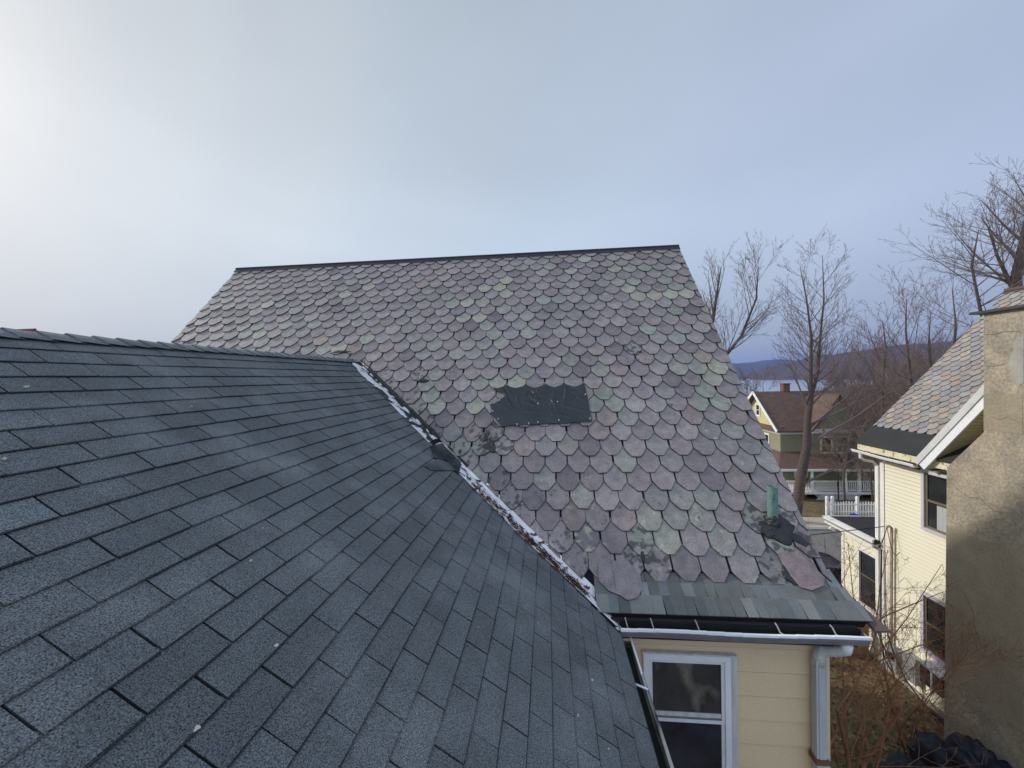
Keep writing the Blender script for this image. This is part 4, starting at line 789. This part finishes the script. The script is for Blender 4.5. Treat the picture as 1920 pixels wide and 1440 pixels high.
def heap(name, c, rx, ry, h, seed, mat, label, cat, fold=.22):
    s = MB(); nu, nv = 72, 26; vs = []
    for j in range(nv+1):
        ph = math.pi/2*j/nv
        for i in range(nu):
            a = 2*math.pi*i/nu; q = V((math.cos(a)*math.cos(ph), math.sin(a)*math.cos(ph), math.sin(ph))); k_ = 1+fold*noise.fractal(q*2.2+V((seed, 0, 0)), 1, 2, 4)+.02*noise.noise(q*9+V((0, seed, 0)))
            vs.append(V(c)+V((q.x*rx*k_, q.y*ry*k_, max(-.03, (q.z**.8)*h*k_))))
    s.raw(vs, [(j*nu+i, j*nu+(i+1) % nu, (j+1)*nu+(i+1) % nu, (j+1)*nu+i) for j in range(nv) for i in range(nu)])
    return tag(link(name, s, mat, loc=c, smooth=True), label, cat)
heap('covered_heap', (7.75, 7.7, GZ), .85, .95, 1.05, 4, M('black_navy_tarpaulin', (.010, .012, .022), .5, .5, 3, bump=.5, bscale=10), 'dark tarpaulin covered heap at the foot of the stucco chimney', 'tarpaulin', .3)
heap('covered_heap', (6.75, 7.6, GZ), .75, .6, .75, 9, M_TEAL, 'low dark teal tarpaulin bundle left of the larger heap', 'tarpaulin', .35)

mb = MB(); rf_ = random.Random(19)
for i in range(9000):
    x, y = rf_.uniform(2.8, 9.1), rf_.uniform(4.2, 14.5); s_ = rf_.uniform(.018, .05); a_ = rf_.random()*6.28; z_ = gz(x, y)+.006+rf_.random()*.02; t1, t2 = rf_.gauss(0, .35), rf_.gauss(0, .35)
    g_ = rf_.uniform(.5, 1.3); c_ = pick([((.22, .13, .06), 5), ((.15, .085, .045), 6), ((.28, .19, .10), 3), ((.10, .10, .04), 3)], rf_)
    mb.face([(x+math.cos(a_+k_)*s_*q_, y+math.sin(a_+k_)*s_*q_, z_+(math.cos(a_+k_)*t1+math.sin(a_+k_)*t2)*s_) for k_, q_ in ((0, 1), (1.4, .6), (3.14, 1), (4.6, .55))], (c_[0]*g_, c_[1]*g_, c_[2]*g_))
fl = link('fallen_leaves', mb, M('fallen_leaf', (0,)*3, .9, .2, 10, attr=True), loc=(6, 9, GZ)); tag(fl, 'brown fallen leaves scattered over the yard between the houses', 'leaves'); fl['kind'] = 'stuff'

# ------------------------------------------------------------------ picket fence, blue bag, car
fy = 26.5; a0 = at_y(1549, 960, fy).x; pf = empty('picket_fence', (a0+2, fy, gz(0, fy)), 'white picket fence in front of the green house lawn', 'fence')
gf = gz(0, fy); x = a0; i = 0
while x < a0+7:
    s = MB(); wd, ht, th = (.13, 1.18, .13) if i in (0, 2) or i % 12 == 11 else (.075, .95+.02*math.sin(i), .022)
    if i in (0, 2) or i % 12 == 11: s.box(x, x+wd, fy-.05, fy-.05+th, gf, gf+ht); s.raw([(x-.02, fy-.07, gf+ht), (x+wd+.02, fy-.07, gf+ht), (x+wd+.02, fy+.1, gf+ht), (x-.02, fy+.1, gf+ht), (x+wd/2, fy, gf+ht+.11)], [(0, 1, 4), (1, 2, 4), (2, 3, 4), (3, 0, 4)]); link('post', s, M_TRIM, pf)
    else:
        P = [(x, gf+.08), (x+wd, gf+.08), (x+wd, gf+ht-.06), (x+wd/2, gf+ht), (x, gf+ht-.06)]; s.plate(P, (V((0, fy-.06, 0)), X, Z, -Y), lambda a, b: 0, th); link('picket', s, M_TRIM, pf)
    x += .165; i += 1
s = MB(); s.box(a0, a0+7, fy-.035, fy-.005, gf+.22, gf+.30); s.box(a0, a0+7, fy-.035, fy-.005, gf+.70, gf+.78); link('rail', s, M_TRIM, pf)
mb = MB(); mb.box(a0-.2, a0+8, 26.05, 26.25, gf-.3, gf+.06); tag(link('garden_edging', mb, M('brown_edging', (.10, .04, .03), .9), loc=(a0+3, 26.1, gf)), 'low brown garden edging under the picket fence', 'edging')
p = at_y(1601, 966, 25.4); heap('bag', (p.x, 25.3, gz(0, 25.3)+.06), .45, .3, .38, 2, M_BLUE, 'bright blue plastic bag lying on the pavement below the picket fence', 'bag')
car = empty('car', (9.9, 17.2, gz(0, 17.2)), 'dark blue parked car half hidden behind the cream bay', 'car'); cz = gz(0, 17.2)
def car_part(name, prof, y0, y1, mat, inset=0, bow=.06):
    s = MB(); n_ = len(prof); rws = []
    for k, t in enumerate((0, .12, .5, .88, 1)):
        ins = (.06, .0, -.0, .0, .06)[k]; rws.append([(9.9+(px_-0)*(1-ins*.3), y0+(y1-y0)*t, cz+pz*(1-ins*.25)) for px_, pz in prof])
    vs = [q for r_ in rws for q in r_]
    s.raw(vs, [(k*n_+i, k*n_+(i+1) % n_, (k+1)*n_+(i+1) % n_, (k+1)*n_+i) for k in range(4) for i in range(n_)]+[tuple(range(n_)), tuple(range(4*n_, 5*n_))[::-1]]); return link(name, s, mat, car)
car_part('body', [(-2.2, .28), (2.15, .28), (2.25, .5), (2.2, .78), (1.75, .90), (.95, .96), (-1.4, 1.0), (-2.15, .92), (-2.25, .6)], 16.35, 18.05, M_CAR)
car_part('cabin', [(1.05, .95), (.35, 1.38), (-.9, 1.42), (-1.65, .98)], 16.45, 17.95, M_GLASS)
car_part('roof', [(.42, 1.375), (.30, 1.41), (-.85, 1.45), (-1.0, 1.41)], 16.47, 17.93, M_CAR)
for xx in (-1.4, 1.35):
    for yy in (16.38, 17.82):
        s = MB(); s.tube([(9.9+xx, yy, cz+.32), (9.9+xx, yy+.2, cz+.32)], .32, 18); wo = link('wheel', s, M_RUB, car); s = MB(); s.tube([(9.9+xx, yy-.005, cz+.32), (9.9+xx, yy+.205, cz+.32)], .19, 14); link('rim', s, M_METG, wo)

# ------------------------------------------------------------------ green and yellow house across the road
gb = gz(0, 33); GX, GY = 18.75, 33.0; gh = empty('house', (22, 36, gb), 'green and yellow clapboard house with brown roof and white porch across the road', 'house')
EZ = -4.85; RZ = -1.78; gdp = 6.4; gln = 10.5
wall('side_wall', V((GX, GY+gdp, gb)), -Y, Z, -X, [(0, 0), (gdp, 0), (gdp, EZ-gb), (0, EZ-gb)], .12, M_GREENP, gh)
wall('front_wall', V((GX, GY, gb)), X, Z, -Y, [(0, 0), (gln, 0), (gln, EZ-gb), (0, EZ-gb)], .12, M_GREENP, gh)
wall('gable', V((GX, GY+gdp, EZ+.3)), -Y, Z, -X, [(.0, 0), (gdp, 0), (gdp/2, RZ-EZ-.35)], .12, M_YELP, gh)
mb = MB(); ry = GY+gdp/2
def roofslab(mb, a, b, c, d, th=.12):
    a, b, c, d = map(V, (a, b, c, d)); n_ = (b-a).cross(d-a).normalized()
    if n_.z < 0: n_ = -n_
    t = [p_ for p_ in (a, b, c, d)]; u_ = [p_-n_*th for p_ in t]; mb.raw(t+u_, [(0, 1, 2, 3), (7, 6, 5, 4), (0, 4, 5, 1), (1, 5, 6, 2), (2, 6, 7, 3), (3, 7, 4, 0)])
roofslab(mb, (GX-.45, GY-.40, EZ+.02), (GX+gln+.3, GY-.40, EZ+.02), (GX+gln+.3, ry, RZ), (GX-.45, ry, RZ)); roofslab(mb, (GX-.45, GY+gdp+.4, EZ+.02), (GX+gln+.3, GY+gdp+.4, EZ+.02), (GX+gln+.3, ry, RZ), (GX-.45, ry, RZ))
# cross gable
cgx = GX+3.9; hw = 2.1
roofslab(mb, (cgx-hw, GY-.9, EZ+.1), (cgx, GY-.9, RZ-.15), (cgx, ry, RZ-.15), (cgx-hw, ry, EZ+.1)); roofslab(mb, (cgx+hw, GY-.9, EZ+.1), (cgx, GY-.9, RZ-.15), (cgx, ry, RZ-.15), (cgx+hw, ry, EZ+.1))
roofslab(mb, (GX-.45, GY-.35, EZ+.0), (GX-.45, GY+gdp, EZ+.0), (GX+.15, GY+gdp-.2, EZ+.42), (GX+.15, GY-.1, EZ+.42), .05)
rf = link('roof', mb, M_BROOF, gh)
mb = MB(); cp = at_y(1470, 730, ry+.3); mb.box(cp.x-.27, cp.x+.27, ry-.1, ry+.4, RZ-.6, RZ+.62); mb.box(cp.x-.31, cp.x+.31, ry-.14, ry+.44, RZ+.62, RZ+.70); link('chimney', mb, M_BRICKP, rf)
siding_s = MB(); siding(siding_s, V((cgx-hw+.25, GY-.6, EZ+.2)), X, Z, -Y, [(0, 0), (2*hw-.5, 0), (hw-.25, RZ-EZ-.65)], .12); siding_s.box(cgx-hw+.3, cgx+hw-.3, GY-.58, GY-.02, gb, EZ+.2); link('cross_gable', siding_s, M_GREENP, gh)
mb = MB(); mb.beam((GX-.5, GY-.42, EZ-.02), (GX-.5, ry, RZ-.04), .06, .22); mb.beam((GX-.5, GY+gdp+.42, EZ-.02), (GX-.5, ry, RZ-.04), .06, .22); mb.box(GX-.06, GX+gln, GY-.05, GY-.018, EZ-.28, EZ-.02); mb.box(GX-.05, GX-.018, GY-.05, GY+gdp, EZ-.28, EZ-.02)
mb.box(cgx-hw+.2, cgx+hw-.2, GY-.66, GY-.62, EZ-.12, EZ+.22); link('trim', mb, M_TRIM, gh)
WM = (M_TRIM, M_TRIM, M_GLASS)
window(gh, V((GX-.02, ry+.45, EZ+.85)), -Y, Z, -X, .75, 1.15, fr=.10, proud=.05, mats=WM, sash=.05); window(gh, V((GX-.02, GY+2.3, EZ-1.95)), -Y, Z, -X, .8, 1.5, fr=.10, proud=.05, mats=WM, sash=.05)
for xx in (cgx-1.3, cgx-.1): window(gh, V((xx, GY-.62, EZ-1.75)), X, Z, -Y, .95, 1.4, fr=.1, proud=.05, mats=WM, sash=.05)
for xx in (GX+6.3, GX+8.2): window(gh, V((xx, GY-.02, EZ-1.75)), X, Z, -Y, .95, 1.4, fr=.1, proud=.05, mats=WM, sash=.05)
for xx in (GX+1.0, GX+4.3, GX+7.2): window(gh, V((xx, GY-.02, gb+1.25)), X, Z, -Y, 1.05, 1.7, fr=.11, proud=.05, mats=WM, sash=.05)
# porch
pz1, pz0 = -6.55, -7.45; pd = 2.3; mb = MB()
roofslab(mb, (GX-1.5, GY-pd, pz0), (GX+5.8, GY-pd, pz0), (GX+5.8, GY, pz1), (GX, GY, pz1), .1); roofslab(mb, (GX-1.5, GY-pd, pz0), (GX, GY, pz1), (GX, GY+gdp, pz1), (GX-1.5, GY+gdp, pz0), .1); roofslab(mb, (GX+5.8, GY-pd, pz0), (GX+9.2, GY-pd+.9, pz0), (GX+9.2, GY, pz1), (GX+5.8, GY, pz1), .1)
pr = link('porch_roof', mb, M_BROOF, gh)
mb = MB(); mb.beam((GX-1.5, GY-pd, pz0-.05), (GX+5.8, GY-pd, pz0-.05), .08, .16); mb.beam((GX-1.5, GY-pd, pz0-.05), (GX-1.5, GY+gdp, pz0-.05), .08, .16); mb.beam((GX+5.8, GY-pd, pz0-.05), (GX+9.2, GY-pd+.9, pz0-.05), .08, .16); link('porch_gutter', mb, M_TRIM, pr)
mb = MB(); mb.box(GX-1.3, GX+9.2, GY-pd+.1, GY, gb+.55, gb+.72); link('porch_floor', mb, M_TRIM, gh)
mb = MB(); mb.box(GX-1.2, GX+9.1, GY-.6, GY-.5, gb-.1, gb+.55); link('porch_skirt', mb, M_PORCH, gh)
for xx in (GX-1.2, GX+1.0, GX+3.35, GX+4.3, GX+5.7, GX+8.9):
    s = MB(); s.tube([(xx, GY-pd+.15, gb+.72), (xx, GY-pd+.15, gb+1.6), (xx, GY-pd+.15, pz0-.1)], [.12, .10, .09], 10); link('porch_column', s, M_TRIM, gh)
for xa, xb in ((GX-1.2, GX+1.0), (GX+1.0, GX+3.35), (GX+3.35, GX+4.3), (GX+4.3, GX+5.7), (GX+7.6, GX+8.9)):
    s = MB(); s.box(xa, xb, GY-pd+.12, GY-pd+.18, gb+1.5, gb+1.57); s.box(xa, xb, GY-pd+.12, GY-pd+.18, gb+.82, gb+.88); x = xa+.12
    while x < xb-.05: s.box(x, x+.045, GY-pd+.13, GY-pd+.17, gb+.88, gb+1.5); x += .14
    link('porch_railing', s, M_TRIM, gh)
s = MB(); x = GX+1.2
while x < GX+4.0: s.beam((x, GY-pd+.14, gb), (x+.5, GY-pd+.14, gb+.55), .03, .02, V((0, 1, 0))); s.beam((x+.5, GY-pd+.17, gb), (x, GY-pd+.17, gb+.55), .03, .02, V((0, 1, 0))); x += .13
link('lattice', s, M_TRIM, gh)

# ------------------------------------------------------------------ house beyond the wing's ridge, far left (only its red roof edge shows)
rh = empty('house', (-24, 14, GZ), 'house whose dark red roof edge just shows over the grey ridge at the far left', 'house')
p1 = at_y(66, 618, 18.5); mb = MB(); zt = p1.z
mb.box(p1.x-14, p1.x-.3, 15.2, 21.8, GZ, zt-3.0); link('wall', mb, M_SIDE, rh)
mb = MB(); xs_ = (p1.x-14, p1.x)
mb.raw([(xs_[0], 15, zt-3.0), (xs_[1], 15, zt-3.0), (xs_[1], 18.5, zt), (xs_[0], 18.5, zt), (xs_[1], 22, zt-3.0), (xs_[0], 22, zt-3.0), (xs_[0], 15, zt-3.15), (xs_[1], 15, zt-3.15), (xs_[1], 18.5, zt-.15), (xs_[1], 22, zt-3.15)], [(0, 1, 2, 3), (3, 2, 4, 5), (0, 6, 7, 1), (1, 7, 8, 2), (2, 8, 9, 4)]); mb.tube([(xs_[0], 18.5, zt), (xs_[1], 18.5, zt)], .07, 8); link('roof', mb, M_TERRA, rh)
# pale houses glimpsed through the thicket
for i, (px, py, Y_) in enumerate(((1672, 735, 62), (1690, 748, 58), (1655, 760, 66))):
    p = at_y(px, py, Y_); h_ = empty('house', (p.x, Y_, gz(0, Y_)), ('white house glimpsed highest through the thicket', 'pale house glimpsed through the thicket beside the cream house roof', 'pale house glimpsed lowest and leftmost through the thicket')[i], 'house', 'pale houses behind the thicket')
    s = MB(); s.box(p.x-2.5, p.x+2.5, Y_, Y_+7, gz(0, Y_)-.5, p.z-.6); link('wall', s, M_TRIM, h_); s = MB(); roofslab(s, (p.x-2.8, Y_-.3, p.z-.7), (p.x+2.8, Y_-.3, p.z-.7), (p.x+2.8, Y_+3.5, p.z+1.2), (p.x-2.8, Y_+3.5, p.z+1.2)); roofslab(s, (p.x-2.8, Y_+7.3, p.z-.7), (p.x+2.8, Y_+7.3, p.z-.7), (p.x+2.8, Y_+3.5, p.z+1.2), (p.x-2.8, Y_+3.5, p.z+1.2)); link('roof', s, M('grey_roof', (.25, .25, .27)), h_)

# ------------------------------------------------------------------ haze
mb = MB(); mb.box(-6500, 9500, -100, 9500, -82, 320); hz = link('haze', mb, None); hz['kind'] = 'stuff'
hm = bpy.data.materials.new('haze'); hm.use_nodes = True; t = hm.node_tree; t.nodes.clear(); o_ = t.nodes.new('ShaderNodeOutputMaterial'); pv = t.nodes.new('ShaderNodeVolumePrincipled')
pv.inputs['Color'].default_value = (.34, .48, 1.0, 1); pv.inputs['Density'].default_value = .00009; pv.inputs['Anisotropy'].default_value = .2; t.links.new(pv.outputs[0], o_.inputs['Volume']); hz.data.materials.clear(); hz.data.materials.append(hm)
